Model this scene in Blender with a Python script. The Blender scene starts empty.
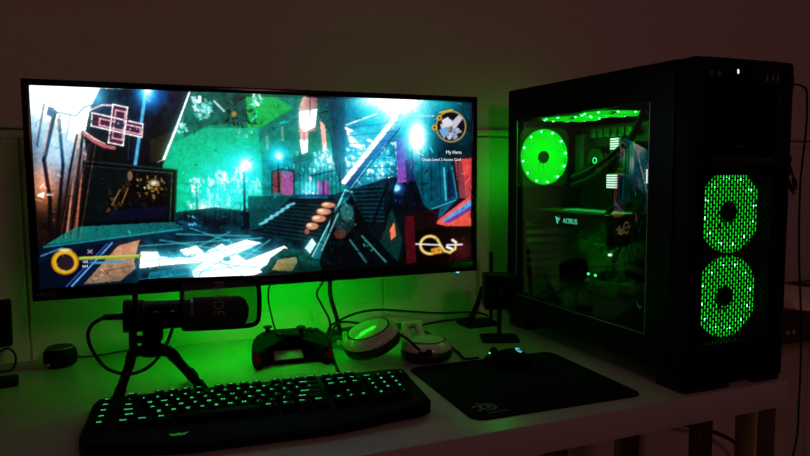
import bpy, bmesh, math, random
import numpy as np
from mathutils import Vector, Matrix, Euler
random.seed(7)
C = bpy.context.scene.collection
PI = math.pi
R = math.radians
# ------------------------------------------------------------------ camera (calibrated from the photograph's vanishing points)
F, CX, CY = 653.0, 405.0, 228.0
WX = np.array([0.92696581, -0.0382902, 0.37318661])
WY = np.array([-0.37508301, -0.07639582, 0.92383787])
WZ = np.array([0.00686404, -0.99634208, -0.08517832]) * np.array([-1, 1, 1])
WMAT = np.array([WX, WY, WZ])
ZC = 1.125
cam = bpy.data.cameras.new('camera')
cam.sensor_width = 36.0
cam.lens = F / 810 * 36
cam.clip_start = 0.02
camo = bpy.data.objects.new('camera', cam)
C.objects.link(camo)
r, d, f = WMAT[:, 0], WMAT[:, 1], WMAT[:, 2]
camo.matrix_world = Matrix(((r[0], -d[0], -f[0], 0), (r[1], -d[1], -f[1], 0), (r[2], -d[2], -f[2], ZC), (0, 0, 0, 1)))
bpy.context.scene.camera = camo

# ------------------------------------------------------------------ materials
MATS = {}
def mat(name, col, rough=0.5, metal=0.0, emit=None, strength=0.0, bump=0.0, scale=60.0, vary=0.0, coat=0.0, spec=None):
    if name in MATS: return MATS[name]
    m = bpy.data.materials.new(name); m.use_nodes = True
    nt = m.node_tree; b = nt.nodes['Principled BSDF']
    b.inputs['Base Color'].default_value = (*col, 1)
    b.inputs['Roughness'].default_value = rough
    b.inputs['Metallic'].default_value = metal
    if coat: b.inputs['Coat Weight'].default_value = coat
    if spec is not None: b.inputs['Specular IOR Level'].default_value = spec
    if emit:
        b.inputs['Emission Color'].default_value = (*emit, 1)
        b.inputs['Emission Strength'].default_value = strength
    if bump or vary:
        tc = nt.nodes.new('ShaderNodeTexCoord')
        n = nt.nodes.new('ShaderNodeTexNoise'); n.inputs['Scale'].default_value = scale; n.inputs['Detail'].default_value = 4
        nt.links.new(tc.outputs['Object'], n.inputs['Vector'])
        if bump:
            bp = nt.nodes.new('ShaderNodeBump'); bp.inputs['Strength'].default_value = bump; bp.inputs['Distance'].default_value = 0.002
            nt.links.new(n.outputs['Fac'], bp.inputs['Height']); nt.links.new(bp.outputs['Normal'], b.inputs['Normal'])
        if vary:
            rp = nt.nodes.new('ShaderNodeValToRGB')
            rp.color_ramp.elements[0].color = (*[c * (1 - vary) for c in col], 1)
            rp.color_ramp.elements[1].color = (*[min(1, c * (1 + vary)) for c in col], 1)
            rp.color_ramp.elements[0].position = 0.3; rp.color_ramp.elements[1].position = 0.7
            nt.links.new(n.outputs['Fac'], rp.inputs['Fac']); nt.links.new(rp.outputs['Color'], b.inputs['Base Color'])
    MATS[name] = m
    return m
GREEN = (0.0, 1.0, 0.012)
WALL = mat('wall paint', (0.62, 0.57, 0.53), 0.75, bump=0.15, scale=90, vary=0.03)
FLOOR = mat('floor wood', (0.30, 0.15, 0.08), 0.45, bump=0.1, scale=12, vary=0.25)
LACQ = mat('white lacquer', (0.44, 0.43, 0.40), 0.24, vary=0.02, scale=8, spec=0.22)
BLACK = mat('black plastic', (0.0026, 0.0026, 0.0028), 0.55, bump=0.05, scale=400, spec=0.07)
GLOSSB = mat('gloss black plastic', (0.004, 0.004, 0.0045), 0.18, spec=0.3)
MATTE = mat('matte black plastic', (0.0022, 0.0022, 0.0024), 0.7, bump=0.08, scale=500, spec=0.06)
RUBBER = mat('black rubber', (0.004, 0.004, 0.004), 0.6, spec=0.2)
STEEL = mat('black painted steel', (0.0014, 0.0014, 0.0018), 0.40, bump=0.04, scale=500, spec=0.10)
INNER = mat('dark steel inside', (0.035, 0.036, 0.038), 0.45)
LEGM = mat('satin grey metal', (0.14, 0.13, 0.125), 0.42, 0.9, bump=0.05, scale=300)
GREY = mat('grey metal', (0.35, 0.35, 0.36), 0.35, 0.8)
CHROME = mat('chrome', (0.7, 0.7, 0.72), 0.2, 1.0)
WHITEP = mat('white gloss plastic', (0.62, 0.58, 0.55), 0.18, coat=0.5)
CUSH = mat('black leatherette', (0.006, 0.006, 0.006), 0.5, bump=0.3, scale=200)
CLOTH = mat('black pad cloth', (0.0035, 0.0035, 0.0038), 0.95, bump=0.3, scale=900, spec=0.1)
PRINT = mat('grey print', (0.16, 0.155, 0.15), 0.8)
PRINTD = mat('faint grey print', (0.10, 0.10, 0.10), 0.6)
PALE = mat('pale grey plastic', (0.42, 0.44, 0.42), 0.45)
RED = mat('red plastic', (0.36, 0.0, 0.010), 0.6, spec=0.04)
DARKWOOD = mat('dark wood', (0.030, 0.014, 0.010), 0.5, bump=0.1, scale=30, vary=0.2)
PAPER = mat('paper', (0.85, 0.78, 0.72), 0.8, vary=0.05)
PCB = mat('circuit board', (0.012, 0.016, 0.014), 0.5, vary=0.3, scale=90)
HEATS = mat('heatsink metal', (0.10, 0.11, 0.11), 0.35, 0.7)
STRIP = mat('green light strip', (0.1, 0.3, 0.1), 0.5, emit=GREEN, strength=27.0)
BLADE = mat('lit fan blade', (0.02, 0.4, 0.03), 0.4, emit=GREEN, strength=0.8)  # emission stands in for LED light shining through the blades
FLED = mat('fan light bead', (0.3, 0.8, 0.5), 0.3, emit=(0.22, 1.0, 0.62), strength=5.0)
KLED = mat('key legend light', (0.2, 0.5, 0.3), 0.5, emit=(0.06, 1.0, 0.26), strength=0.85)
ELED = mat('emblem light', (0.1, 0.3, 0.1), 0.5, emit=(0.10, 1.0, 0.10), strength=0.10)
WGLOW = mat('white indicator and reflection glow', (0.8, 0.8, 0.8), 0.4, emit=(0.8, 1.0, 0.92), strength=1.1)
BLED = mat('blue indicator light', (0.3, 0.5, 0.9), 0.4, emit=(0.15, 0.55, 1.0), strength=1.5)
CLED = mat('cyan logo light', (0.3, 0.7, 0.8), 0.4, emit=(0.12, 0.72, 0.85), strength=1.1)
ALED = mat('card logo light', (0.3, 0.8, 0.7), 0.4, emit=(0.12, 0.85, 0.52), strength=1.0)
GLED = mat('green indicator light', (0.1, 0.8, 0.3), 0.4, emit=(0.04, 1.0, 0.35), strength=1.6)

def glass_mat():
    m = bpy.data.materials.new('clear acrylic window'); m.use_nodes = True
    nt = m.node_tree; nt.nodes.clear()
    o = nt.nodes.new('ShaderNodeOutputMaterial'); mx = nt.nodes.new('ShaderNodeMixShader')
    t = nt.nodes.new('ShaderNodeBsdfTransparent'); g = nt.nodes.new('ShaderNodeBsdfGlossy'); fr = nt.nodes.new('ShaderNodeFresnel')
    t.inputs['Color'].default_value = (0.82, 0.84, 0.84, 1); g.inputs['Roughness'].default_value = 0.02
    fr.inputs['IOR'].default_value = 1.5
    ge = nt.nodes.new('ShaderNodeNewGeometry'); inv = nt.nodes.new('ShaderNodeMath'); inv.operation = 'SUBTRACT'; inv.inputs[0].default_value = 1.0
    ml = nt.nodes.new('ShaderNodeMath'); ml.operation = 'MULTIPLY'
    nt.links.new(ge.outputs['Backfacing'], inv.inputs[1]); nt.links.new(fr.outputs[0], ml.inputs[0]); nt.links.new(inv.outputs[0], ml.inputs[1])
    m2 = nt.nodes.new('ShaderNodeMath'); m2.operation = 'MULTIPLY'; m2.inputs[1].default_value = 2.0; m2.use_clamp = True; nt.links.new(ml.outputs[0], m2.inputs[0]); nt.links.new(m2.outputs[0], mx.inputs[0]); nt.links.new(t.outputs[0], mx.inputs[1]); nt.links.new(g.outputs[0], mx.inputs[2])
    nt.links.new(mx.outputs[0], o.inputs[0])
    return m
GLASS = glass_mat()
def gauze_mat():
    m = bpy.data.materials.new('black gauze'); m.use_nodes = True
    nt = m.node_tree; b = nt.nodes['Principled BSDF']
    b.inputs['Base Color'].default_value = (0.012, 0.012, 0.012, 1); b.inputs['Roughness'].default_value = 0.6
    b.inputs['Alpha'].default_value = 0.74
    return m
GAUZE = gauze_mat()

# ------------------------------------------------------------------ mesh helpers
def wm(o):
    m = Matrix.Identity(4)
    while o is not None:
        m = o.matrix_basis @ m; o = o.parent
    return m
def V(*a): return Vector(a)
def add(bm, bm2, M=None):
    if M is not None: bm2.transform(M)
    me = bpy.data.meshes.new('tmp'); bm2.to_mesh(me); bm.from_mesh(me); bpy.data.meshes.remove(me); bm2.free()
def box(bm, lo, hi, bev=0.0, M=None, seg=2):
    b = bmesh.new(); bmesh.ops.create_cube(b, size=1)
    c = [(lo[i] + hi[i]) / 2 for i in range(3)]; s = [abs(hi[i] - lo[i]) for i in range(3)]
    for v in b.verts: v.co = Vector((v.co.x * s[0] + c[0], v.co.y * s[1] + c[1], v.co.z * s[2] + c[2]))
    if bev: bmesh.ops.bevel(b, geom=b.edges[:], offset=min(bev, min(s) * 0.45), segments=seg, profile=0.5, affect='EDGES')
    add(bm, b, M)
def cyl(bm, p0, p1, r0, r1=None, seg=24, bev=0.0):
    r1 = r0 if r1 is None else r1
    p0, p1 = Vector(p0), Vector(p1); ax = p1 - p0; L = ax.length
    b = bmesh.new(); bmesh.ops.create_cone(b, cap_ends=True, segments=seg, radius1=r0, radius2=r1, depth=L)
    if bev:
        es = [e for e in b.edges if len(e.link_faces) == 2 and any(len(f.verts) > 4 for f in e.link_faces)]
        bmesh.ops.bevel(b, geom=es, offset=bev, segments=2, profile=0.5, affect='EDGES')
    q = Vector((0, 0, 1)).rotation_difference(ax.normalized()) if L else None
    add(bm, b, Matrix.Translation((p0 + p1) / 2) @ q.to_matrix().to_4x4())
def sphere(bm, c, r, sc=(1, 1, 1), seg=20):
    b = bmesh.new(); bmesh.ops.create_uvsphere(b, u_segments=seg, v_segments=seg // 2, radius=r)
    add(bm, b, Matrix.Translation(c) @ Matrix.Diagonal((*sc, 1)))
def smooth_pts(pts, n=8, closed=False):
    P = [Vector(p) for p in pts]; out = []
    N = len(P)
    rng = range(N if closed else N - 1)
    for i in rng:
        if closed: a, b, c, d_ = P[(i - 1) % N], P[i], P[(i + 1) % N], P[(i + 2) % N]
        else: a, b, c, d_ = P[max(i - 1, 0)], P[i], P[i + 1], P[min(i + 2, N - 1)]
        for k in range(n):
            t = k / n
            out.append(0.5 * ((2 * b) + (c - a) * t + (2 * a - 5 * b + 4 * c - d_) * t * t + (3 * b - a - 3 * c + d_) * t ** 3))
    if not closed: out.append(P[-1])
    return out
def tube(bm, pts, rad, seg=8, n=8, closed=False, smooth=True, flat=1.0):
    P = smooth_pts(pts, n, closed) if smooth else [Vector(p) for p in pts]
    N = len(P); rings = []; up = None
    for i in range(N):
        if closed: t = P[(i + 1) % N] - P[i - 1]
        else: t = P[min(i + 1, N - 1)] - P[max(i - 1, 0)]
        t.normalize()
        if up is None:
            up = Vector((0, 0, 1)) if abs(t.z) < 0.9 else Vector((1, 0, 0))
        s = t.cross(up).normalized(); up = s.cross(t).normalized()
        rr = rad if not callable(rad) else rad(i / max(1, N - 1))
        rings.append([bm.verts.new(P[i] + s * math.cos(2 * PI * k / seg) * rr + up * math.sin(2 * PI * k / seg) * rr * flat) for k in range(seg)])
    for i in range(N if closed else N - 1):
        a, b = rings[i], rings[(i + 1) % N]
        for k in range(seg): bm.faces.new((a[k], a[(k + 1) % seg], b[(k + 1) % seg], b[k]))
    if not closed:
        bm.faces.new(rings[0][::-1]); bm.faces.new(rings[-1])
def lathe(bm, prof, M=None, seg=40, sx=1.0, sy=1.0):
    b = bmesh.new(); rings = []
    for rr, z in prof:
        if rr < 1e-6: rings.append([b.verts.new((0, 0, z))])
        else: rings.append([b.verts.new((rr * sx * math.cos(2 * PI * k / seg), rr * sy * math.sin(2 * PI * k / seg), z)) for k in range(seg)])
    for a, c in zip(rings[:-1], rings[1:]):
        for k in range(seg):
            k2 = (k + 1) % seg
            if len(a) == 1 and len(c) == 1: continue
            if len(a) == 1: b.faces.new((a[0], c[k2], c[k]))
            elif len(c) == 1: b.faces.new((a[k], a[k2], c[0]))
            else: b.faces.new((a[k], a[k2], c[k2], c[k]))
    bmesh.ops.recalc_face_normals(b, faces=b.faces[:])
    add(bm, b, M)
def prism(bm, poly, z0, z1, M=None, bev=0.0, seg=2, top_scale=1.0):
    b = bmesh.new()
    cx = sum(p[0] for p in poly) / len(poly); cy = sum(p[1] for p in poly) / len(poly)
    lo = [b.verts.new((p[0], p[1], z0)) for p in poly]
    hi = [b.verts.new((cx + (p[0] - cx) * top_scale, cy + (p[1] - cy) * top_scale, z1)) for p in poly]
    b.faces.new(lo[::-1]); ft = b.faces.new(hi)
    n = len(poly)
    for i in range(n): b.faces.new((lo[i], lo[(i + 1) % n], hi[(i + 1) % n], hi[i]))
    bmesh.ops.recalc_face_normals(b, faces=b.faces[:])
    if bev:
        es = [e for e in b.edges if abs(e.verts[0].co.z - e.verts[1].co.z) < 1e-6]
        bmesh.ops.bevel(b, geom=es, offset=bev, segments=seg, profile=0.5, affect='EDGES')
    add(bm, b, M)
def rrect(w, h, rad, n=6, cx=0, cy=0):
    pts = []
    for (sx, sy, a0) in ((1, 1, 0), (-1, 1, 90), (-1, -1, 180), (1, -1, 270)):
        for k in range(n + 1):
            a = R(a0 + 90 * k / n)
            pts.append((cx + sx * (w / 2 - rad) + rad * math.cos(a), cy + sy * (h / 2 - rad) + rad * math.sin(a)))
    return pts
def text_bm(s, size, ext=0.0002, align='CENTER', sx=1.0):
    cu = bpy.data.curves.new('t', 'FONT'); cu.body = s; cu.size = size; cu.extrude = ext; cu.align_x = align; cu.align_y = 'CENTER'; cu.resolution_u = 3
    o = bpy.data.objects.new('t', cu); C.objects.link(o)
    dg = bpy.context.evaluated_depsgraph_get(); dg.update()
    me = bpy.data.meshes.new_from_object(o.evaluated_get(dg))
    b = bmesh.new(); b.from_mesh(me); bpy.data.meshes.remove(me)
    bpy.data.objects.remove(o); bpy.data.curves.remove(cu)
    b.transform(Matrix.Diagonal((sx, 1, 1, 1)))
    return b
def obj(name, bm, m, parent=None, smooth=True, world=True, angle=35):
    if parent is not None and world: bm.transform(wm(parent).inverted())
    me = bpy.data.meshes.new(name); 
    bmesh.ops.recalc_face_normals(bm, faces=bm.faces[:])
    bm.to_mesh(me); bm.free()
    me.materials.append(m)
    if smooth and len(me.polygons):
        me.shade_smooth()
        try: me.set_sharp_from_angle(angle=R(angle))
        except Exception: pass
    o = bpy.data.objects.new(name, me); C.objects.link(o)
    if parent is not None: o.parent = parent
    return o
def thing(name, label, cat, loc, rz=0.0, group=None):
    o = bpy.data.objects.new(name, None); C.objects.link(o); o.empty_display_size = 0.05
    o.location = loc; o.rotation_euler = (0, 0, rz); o['label'] = label; o['category'] = cat
    if group: o['group'] = group
    return o
def tag(o, label, cat, group=None):
    o['label'] = label; o['category'] = cat
    if group: o['group'] = group
    return o
def struct(name, bm, m, smooth=False):
    o = obj(name, bm, m, None, smooth); o['kind'] = 'structure'; return o
def copy_tree(o, parent=None):
    c = o.copy(); C.objects.link(c)
    if parent is not None: c.parent = parent
    for ch in [x for x in C.objects if x.parent == o]: copy_tree(ch, c)
    return c
B = bmesh.new
def axes(o, x, y, z):   # matrix from an origin and three axis directions
    return Matrix(((x[0], y[0], z[0], o[0]), (x[1], y[1], z[1], o[1]), (x[2], y[2], z[2], o[2]), (0, 0, 0, 1)))
FRONT = lambda o: axes(o, (1, 0, 0), (0, 0, 1), (0, -1, 0))     # local xy plane facing -Y
LEFT = lambda o: axes(o, (0, -1, 0), (0, 0, 1), (-1, 0, 0))     # local xy plane facing -X (x runs towards -Y)
ZD = 0.74                                                       # desk top

# ------------------------------------------------------------------ the room
YW = 1.53
b = B(); box(b, (-1.6, YW + 0.006, 0), (2.9, YW + 0.10, 2.5))
for x0, x1 in ((-1.6, -1.012), (-1.008, -0.227), (-0.223, 0.556), (0.560, 1.339), (1.343, 2.12), (2.124, 2.9)):
    box(b, (x0, YW, 0.0), (x1, YW + 0.01, 1.205), 0.0015)
box(b, (-1.6, YW + 0.001, 1.225), (2.9, YW + 0.01, 2.5))
struct('wall_back', b, WALL)
b = B(); box(b, (-1.6, YW - 0.004, 1.198), (2.9, YW + 0.02, 1.215), 0.003); box(b, (-1.6, YW - 0.012, 1.219), (2.9, YW + 0.02, 1.236), 0.005)
struct('trim_1', b, WALL)
b = B(); box(b, (-1.6, -2.4, -0.05), (2.9, YW + 0.1, 0.0)); struct('floor', b, FLOOR)
b = B(); box(b, (-1.7, -2.4, 0), (-1.6, YW + 0.1, 2.5)); struct('wall_left', b, WALL)
b = B(); box(b, (2.9, -2.4, 0), (3.0, YW + 0.1, 2.5)); struct('wall_right', b, WALL)
b = B(); box(b, (-1.7, -2.4, 2.5), (3.0, YW + 0.1, 2.58)); struct('ceiling', b, WALL)
b = B(); box(b, (-1.6, YW - 0.014, 0), (2.9, YW + 0.002, 0.09), 0.004); struct('baseboard_back', b, WALL)

# ------------------------------------------------------------------ desk
desk = thing('desk', 'long glossy white desk carrying the monitor, keyboard and computer tower', 'desk', (0.2, 1.17, 0))
b = B(); box(b, (-1.2, 0.823, 0.69), (1.090, YW - 0.004, ZD), 0.003); obj('tabletop', b, LACQ, desk)
for x in (-1.18, 1.026):
    for y in (0.832, 1.46):
        b = B(); box(b, (x, y, 0.0), (x + 0.048, y + 0.048, 0.69), 0.002); obj('leg', b, LEGM, desk)
b = B(); box(b, (-1.13, 1.470, 0.60), (1.026, 1.492, 0.689), 0.002); obj('apron', b, LACQ, desk)
# cable running under the desk
b = B(); tube(b, [(1.10, 1.45, 0.45), (1.25, 1.45, 0.42), (1.5, 1.45, 0.36), (1.70, 1.45, 0.27), (1.8, 1.45, 0.12), (1.85, 1.4, 0.006), (2.0, 1.3, 0.006)], 0.006)
tag(obj('cable', b, RUBBER), 'black cable sagging across the wall below the right end of the desk', 'cable')

# ------------------------------------------------------------------ monitor
MX0, MX1, MZ0, MZ1, MY = -0.1705, 0.6490, 0.918, 1.278, 1.204
mon = thing('monitor', 'wide black ultrawide monitor showing a green and blue video game', 'monitor', (0.242, MY, MZ0))
SX0, SX1, SZ0, SZ1 = MX0 + 0.0118, MX1 - 0.0118, MZ0 + 0.0205, MZ1 - 0.0105
b = B()
for lo, hi in (((MX0, MY, MZ0), (SX0, MY + 0.03, MZ1)), ((SX1, MY, MZ0), (MX1, MY + 0.03, MZ1)), ((MX0, MY, SZ1), (MX1, MY + 0.03, MZ1)), ((MX0, MY, MZ0), (MX1, MY + 0.03, SZ0))):
    box(b, lo, hi, 0.0015)
obj('bezel', b, GLOSSB, mon)
b = B(); box(b, (MX0 + 0.004, MY + 0.008, MZ0 + 0.004), (MX1 - 0.004, MY + 0.034, MZ1 - 0.004), 0.004)
box(b, (MX0 + 0.12, MY + 0.03, MZ0 + 0.07), (MX1 - 0.12, MY + 0.055, MZ1 - 0.07), 0.012)
obj('back_cover', b, BLACK, mon)
b = B(); box(b, (0.19, MY + 0.055, 1.05), (0.29, MY + 0.07, 1.15), 0.003); box(b, (0.22, MY + 0.07, 1.08), (0.26, YW - 0.012, 1.12), 0.005); box(b, (0.18, YW - 0.016, 1.03), (0.30, YW, 1.17), 0.003)
obj('wall_arm', b, BLACK, mon)
LY = 1.36
b = B(); box(b, (0.03, LY - 0.017, 0.938), (0.45, LY + 0.040, 0.950), 0.001); box(b, (0.03, LY - 0.017, 0.924), (0.45, LY - 0.014, 0.950)); box(b, (0.225, LY - 0.008, 0.945), (0.255, LY + 0.008, 1.085), 0.002)
ch = obj('strip_shield', b, BLACK, mon)  # hidden cover added to keep the strip's light off the upper wall
b = B(); box(b, (0.085, LY - 0.010, 0.934), (0.445, LY + 0.016, 0.9385)); obj('light_strip', b, STRIP, ch)
b = B(); cyl(b, (0.606, MY + 0.002, MZ0 - 0.001), (0.606, MY + 0.010, MZ0 - 0.001), 0.0022, seg=12); obj('power_light', b, BLED, mon)
b = B(); add(b, text_bm('BenQ', 0.0105), FRONT((MX0 + 0.0235, MY - 0.0003, MZ0 + 0.0105))); cyl(b, (MX0 + 0.0085, MY - 0.0004, MZ0 + 0.0105), (MX0 + 0.0085, MY + 0.001, MZ0 + 0.0105), 0.0022, seg=12); obj('brand_mark', b, PRINTD, mon)
# ------------------------------------------------------------------ the picture on the monitor, painted in code
def screen_picture():
    S = 2; X0, Y0, X1, Y1 = 24, 78, 482, 294
    W_, H_ = (X1 - X0) * S, (Y1 - Y0) * S
    xs = X0 + (np.arange(W_) + 0.5) / S; ys = Y0 + (np.arange(H_) + 0.5) / S
    X, Y = np.meshgrid(xs, ys)
    A = np.zeros((H_, W_, 3))
    rng = np.random.RandomState(5)
    c3 = lambda c: np.array(c, float) / 255
    def blur_noise(n, seed):
        r_ = np.random.RandomState(seed).rand(int(n * H_ / W_) + 2, n + 2)
        fy = np.linspace(0, r_.shape[0] - 1.001, H_); fx = np.linspace(0, r_.shape[1] - 1.001, W_)
        iy, ix = fy.astype(int), fx.astype(int); ty, tx = (fy - iy)[:, None], (fx - ix)[None]
        return (r_[iy][:, ix] * (1 - ty) + r_[iy + 1][:, ix] * ty) * (1 - tx) + (r_[iy][:, ix + 1] * (1 - ty) + r_[iy + 1][:, ix + 1] * ty) * tx
    N1 = blur_noise(24, 1); N2 = blur_noise(90, 2)
    def mask(pts):
        m = np.zeros(X.shape, bool); n = len(pts)
        for i in range(n):
            (xa, ya), (xb, yb) = pts[i], pts[(i + 1) % n]
            if ya == yb: continue
            c = ((ya > Y) != (yb > Y)) & (X < (xb - xa) * (Y - ya) / (yb - ya) + xa); m ^= c
        return m
    def mixin(m, col):
        A[:] = A * (1 - m[..., None]) + col * m[..., None]
    def poly(pts, c, a=1.0, c2=None, ax=None, tex=0.0):
        m = mask(pts) * a; col = np.broadcast_to(c3(c), A.shape)
        if c2 is not None:
            (xa, ya), (xb, yb) = ax; t = np.clip(((X - xa) * (xb - xa) + (Y - ya) * (yb - ya)) / ((xb - xa) ** 2 + (yb - ya) ** 2), 0, 1)[..., None]
            col = c3(c) * (1 - t) + c3(c2) * t
        if tex: col = col * (1 - tex + 2 * tex * N2[..., None])
        mixin(m, col)
    def line(pts, w, c, a=1.0):
        for (xa, ya), (xb, yb) in zip(pts[:-1], pts[1:]):
            L2 = (xb - xa) ** 2 + (yb - ya) ** 2 + 1e-9; t = np.clip(((X - xa) * (xb - xa) + (Y - ya) * (yb - ya)) / L2, 0, 1)
            dd = np.hypot(X - xa - t * (xb - xa), Y - ya - t * (yb - ya)); mixin(np.clip(w / 2 - dd + 0.5, 0, 1) * a, c3(c))
    def glow(x, y, r_, c, a=1.0, ry=None, p=2.0):
        g = np.exp(-(((X - x) / r_) ** 2 + ((Y - y) / (ry or r_)) ** 2) ** (p / 2))[..., None] * a
        A[:] = 1 - (1 - np.clip(A, 0, 1)) * (1 - np.clip(c3(c) * g, 0, 1))
    def dark(x, y, r_, ry, a):
        g = np.exp(-(((X - x) / r_) ** 2 + ((Y - y) / ry) ** 2))[..., None] * a; A[:] = A * (1 - g)
    def ell(x, y, rx, ry, c, a=1.0):
        mixin(np.clip((1 - np.hypot((X - x) / rx, (Y - y) / ry)) * min(rx, ry) + 0.5, 0, 1) * a, c3(c))
    def ring(x, y, rx, ry, w, c, a=1.0):
        q = np.abs(np.hypot((X - x) / rx, (Y - y) / ry) - 1) * (rx + ry) / 2; mixin(np.clip(w / 2 - q + 0.5, 0, 1) * a, c3(c))
    def speck(region, n, cols, smax=3.0, smin=0.6, a=0.9, tall=1.0):
        xs_, ys_ = [p[0] for p in region], [p[1] for p in region]; M = mask(region)
        for _ in range(n):
            x, y = rng.uniform(min(xs_), max(xs_)), rng.uniform(min(ys_), max(ys_)); i, j = int((y - Y0) * S), int((x - X0) * S)
            if not (0 <= i < H_ and 0 <= j < W_) or not M[i, j]: continue
            w_, h_ = rng.uniform(smin, smax), rng.uniform(smin, smax) * tall; sk = rng.uniform(-.4, .4) * w_
            poly([(x - w_, y - h_), (x + w_ * .4 + sk, y - h_), (x + w_, y + h_ * .6), (x - w_ * .3 + sk, y + h_)], cols[rng.randint(len(cols))], a * rng.uniform(.5, 1))
    A[:] = c3((3, 26, 34)); A *= (0.7 + 0.6 * N1[..., None])
    # --- green open sky
    poly([(190, 92), (300, 92), (345, 120), (345, 200), (165, 215), (163, 162)], (4, 92, 78), 1, (10, 166, 134), ((240, 95), (215, 175)), 0.10)
    poly([(183, 92), (258, 95), (247, 122), (205, 126), (184, 138)], (4, 66, 62), 0.6, tex=0.3)
    poly([(176, 142), (205, 128), (258, 128), (275, 160), (240, 178), (168, 178)], (12, 172, 140), 0.75)
    poly([(246, 97), (275, 97), (293, 108), (262, 127), (248, 130)], (22, 158, 84))
    poly([(275, 97), (305, 99), (306, 165), (262, 170), (258, 130), (293, 108)], (10, 122, 112), 0.85, tex=0.15)
    glow(300, 180, 30, (0, 80, 84), 0.6); ring(330, 205, 46, 46, 3, (8, 110, 110), 0.35)
    for x, y0_, y1_ in ((282, 128, 140), (267, 137, 148), (297, 152, 172)): line([(x, y0_), (x + .6, y1_)], 2.6, (120, 170, 140), 0.8)
    # floating debris
    speck([(193, 100), (206, 96), (213, 108), (206, 120), (196, 116)], 60, [(235, 250, 250), (200, 240, 235), (110, 210, 200)], 3.6)
    speck([(177, 122), (186, 124), (187, 132), (176, 133)], 26, [(240, 250, 250), (150, 230, 220)], 2.2)
    speck([(252, 94), (264, 95), (259, 108), (252, 106)], 40, [(230, 250, 245), (120, 220, 205)], 1.9)
    line([(214, 101), (224, 111)], 1.6, (190, 220, 215)); speck([(226, 110), (256, 108), (256, 126), (226, 128)], 50, [(3, 40, 40), (8, 60, 56), (20, 90, 80)], 2.6); ell(234, 114, 2.6, 3, (150, 120, 70)); speck([(236, 130), (258, 126), (250, 138), (236, 140)], 22, [(90, 190, 175), (150, 225, 210)], 1.6)
    # white ruins low in the sky
    glow(232, 188, 32, (60, 215, 215), 0.75); glow(212, 208, 15, (150, 200, 190), 0.6, 10)
    speck([(188, 186), (212, 172), (236, 170), (262, 182), (262, 208), (186, 210)], 230, [(235, 250, 250), (150, 235, 230), (70, 205, 200), (30, 150, 150)], 2.6, .6, .8, 1.2)
    for x, y in ((195, 183), (222, 176), (238, 172)): speck([(x - 5, y - 5), (x + 5, y - 5), (x + 6, y + 9), (x - 6, y + 9)], 30, [(245, 252, 252), (170, 240, 235)], 2.0)
    glow(203, 208, 6, (255, 190, 150), 0.7); line([(197, 192), (197, 213)], 1.2, (20, 40, 50))
    # mid-town right of the lamps
    poly([(262, 160), (345, 150), (345, 205), (262, 210)], (10, 112, 116), 0.8, tex=0.3)
    poly([(273, 173), (281, 171), (281, 193), (273, 193)], (120, 66, 70)); poly([(282, 171), (293, 172), (293, 195), (282, 194)], (150, 84, 140)); line([(272, 194), (272, 172), (282, 169), (294, 171), (294, 195)], 1.2, (8, 30, 40))
    poly([(317, 181), (329, 181), (330, 195), (318, 196)], (140, 72, 140)); poly([(322, 181), (324, 181), (325, 196), (322, 196)], (70, 30, 90))
    poly([(303, 97), (317, 98), (316, 131), (299, 132), (299, 108)], (214, 160, 156), 0.9, (150, 90, 96), ((303, 110), (318, 110))); poly([(299, 112), (317, 109), (315, 127), (304, 132), (300, 126)], (255, 244, 240)); line([(310, 98), (310, 118)], 1.3, (90, 50, 60))
    poly([(300, 132), (308, 131), (308, 152), (302, 154)], (225, 170, 165)); poly([(300, 140), (308, 140), (307, 152), (302, 154)], (255, 250, 245)); line([(304, 132), (304, 142)], 1.0, (110, 60, 70))
    poly([(320, 121), (325, 124), (327, 150), (323, 152)], (240, 170, 160)); poly([(336, 128), (341, 131), (342, 165), (338, 166)], (225, 180, 185))
    speck([(312, 152), (345, 146), (345, 172), (310, 174)], 90, [(240, 252, 255), (140, 235, 250), (60, 190, 225)], 2.6); glow(330, 160, 13, (120, 220, 235), 0.6)
    glow(310, 188, 9, (120, 235, 255), 0.9); speck([(304, 190), (310, 176), (316, 190), (320, 196), (303, 196)], 26, [(230, 255, 255), (120, 235, 250)], 1.8)
    line([(293, 196), (345, 196)], 3, (8, 50, 120), 0.8); line([(310, 176), (345, 168)], 1.2, (12, 40, 60))
    speck([(285, 165), (345, 160), (345, 180), (285, 182)], 60, [(20, 110, 140), (90, 210, 225), (10, 60, 80)], 1.6)
    # --- right hand towers
    poly([(326, 99), (348, 99), (350, 180), (340, 186), (333, 160)], (5, 44, 66), 0.95, tex=0.2); poly([(317, 98), (328, 99), (334, 140), (322, 122)], (5, 70, 74), 0.9)
    poly([(345, 99), (474, 103), (472, 200), (345, 200)], (4, 74, 96), 0.95, (3, 40, 56), ((390, 120), (470, 180)), 0.2)
    poly([(346, 126), (378, 113), (390, 118), (362, 150), (346, 160)], (10, 90, 120)); line([(346, 125), (376, 114)], 1.5, (200, 200, 220)); line([(346, 128), (372, 142)], 2.4, (235, 190, 215)); poly([(346, 128), (360, 134), (366, 150), (350, 146)], (225, 205, 225), 0.9); poly([(348, 133), (366, 126), (376, 130), (362, 146)], (30, 120, 150), 0.8)
    speck([(346, 150), (398, 140), (398, 180), (346, 182)], 200, [(245, 252, 255), (150, 230, 245), (60, 180, 215), (10, 90, 130), (200, 240, 255)], 2.7); glow(365, 158, 30, (50, 200, 225), 0.75)
    poly([(396, 138), (405, 138), (411, 204), (399, 205)], (60, 72, 158), 1, (190, 70, 160), ((400, 140), (405, 205))); poly([(405, 160), (414, 158), (416, 200), (408, 204)], (40, 40, 90))
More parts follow.
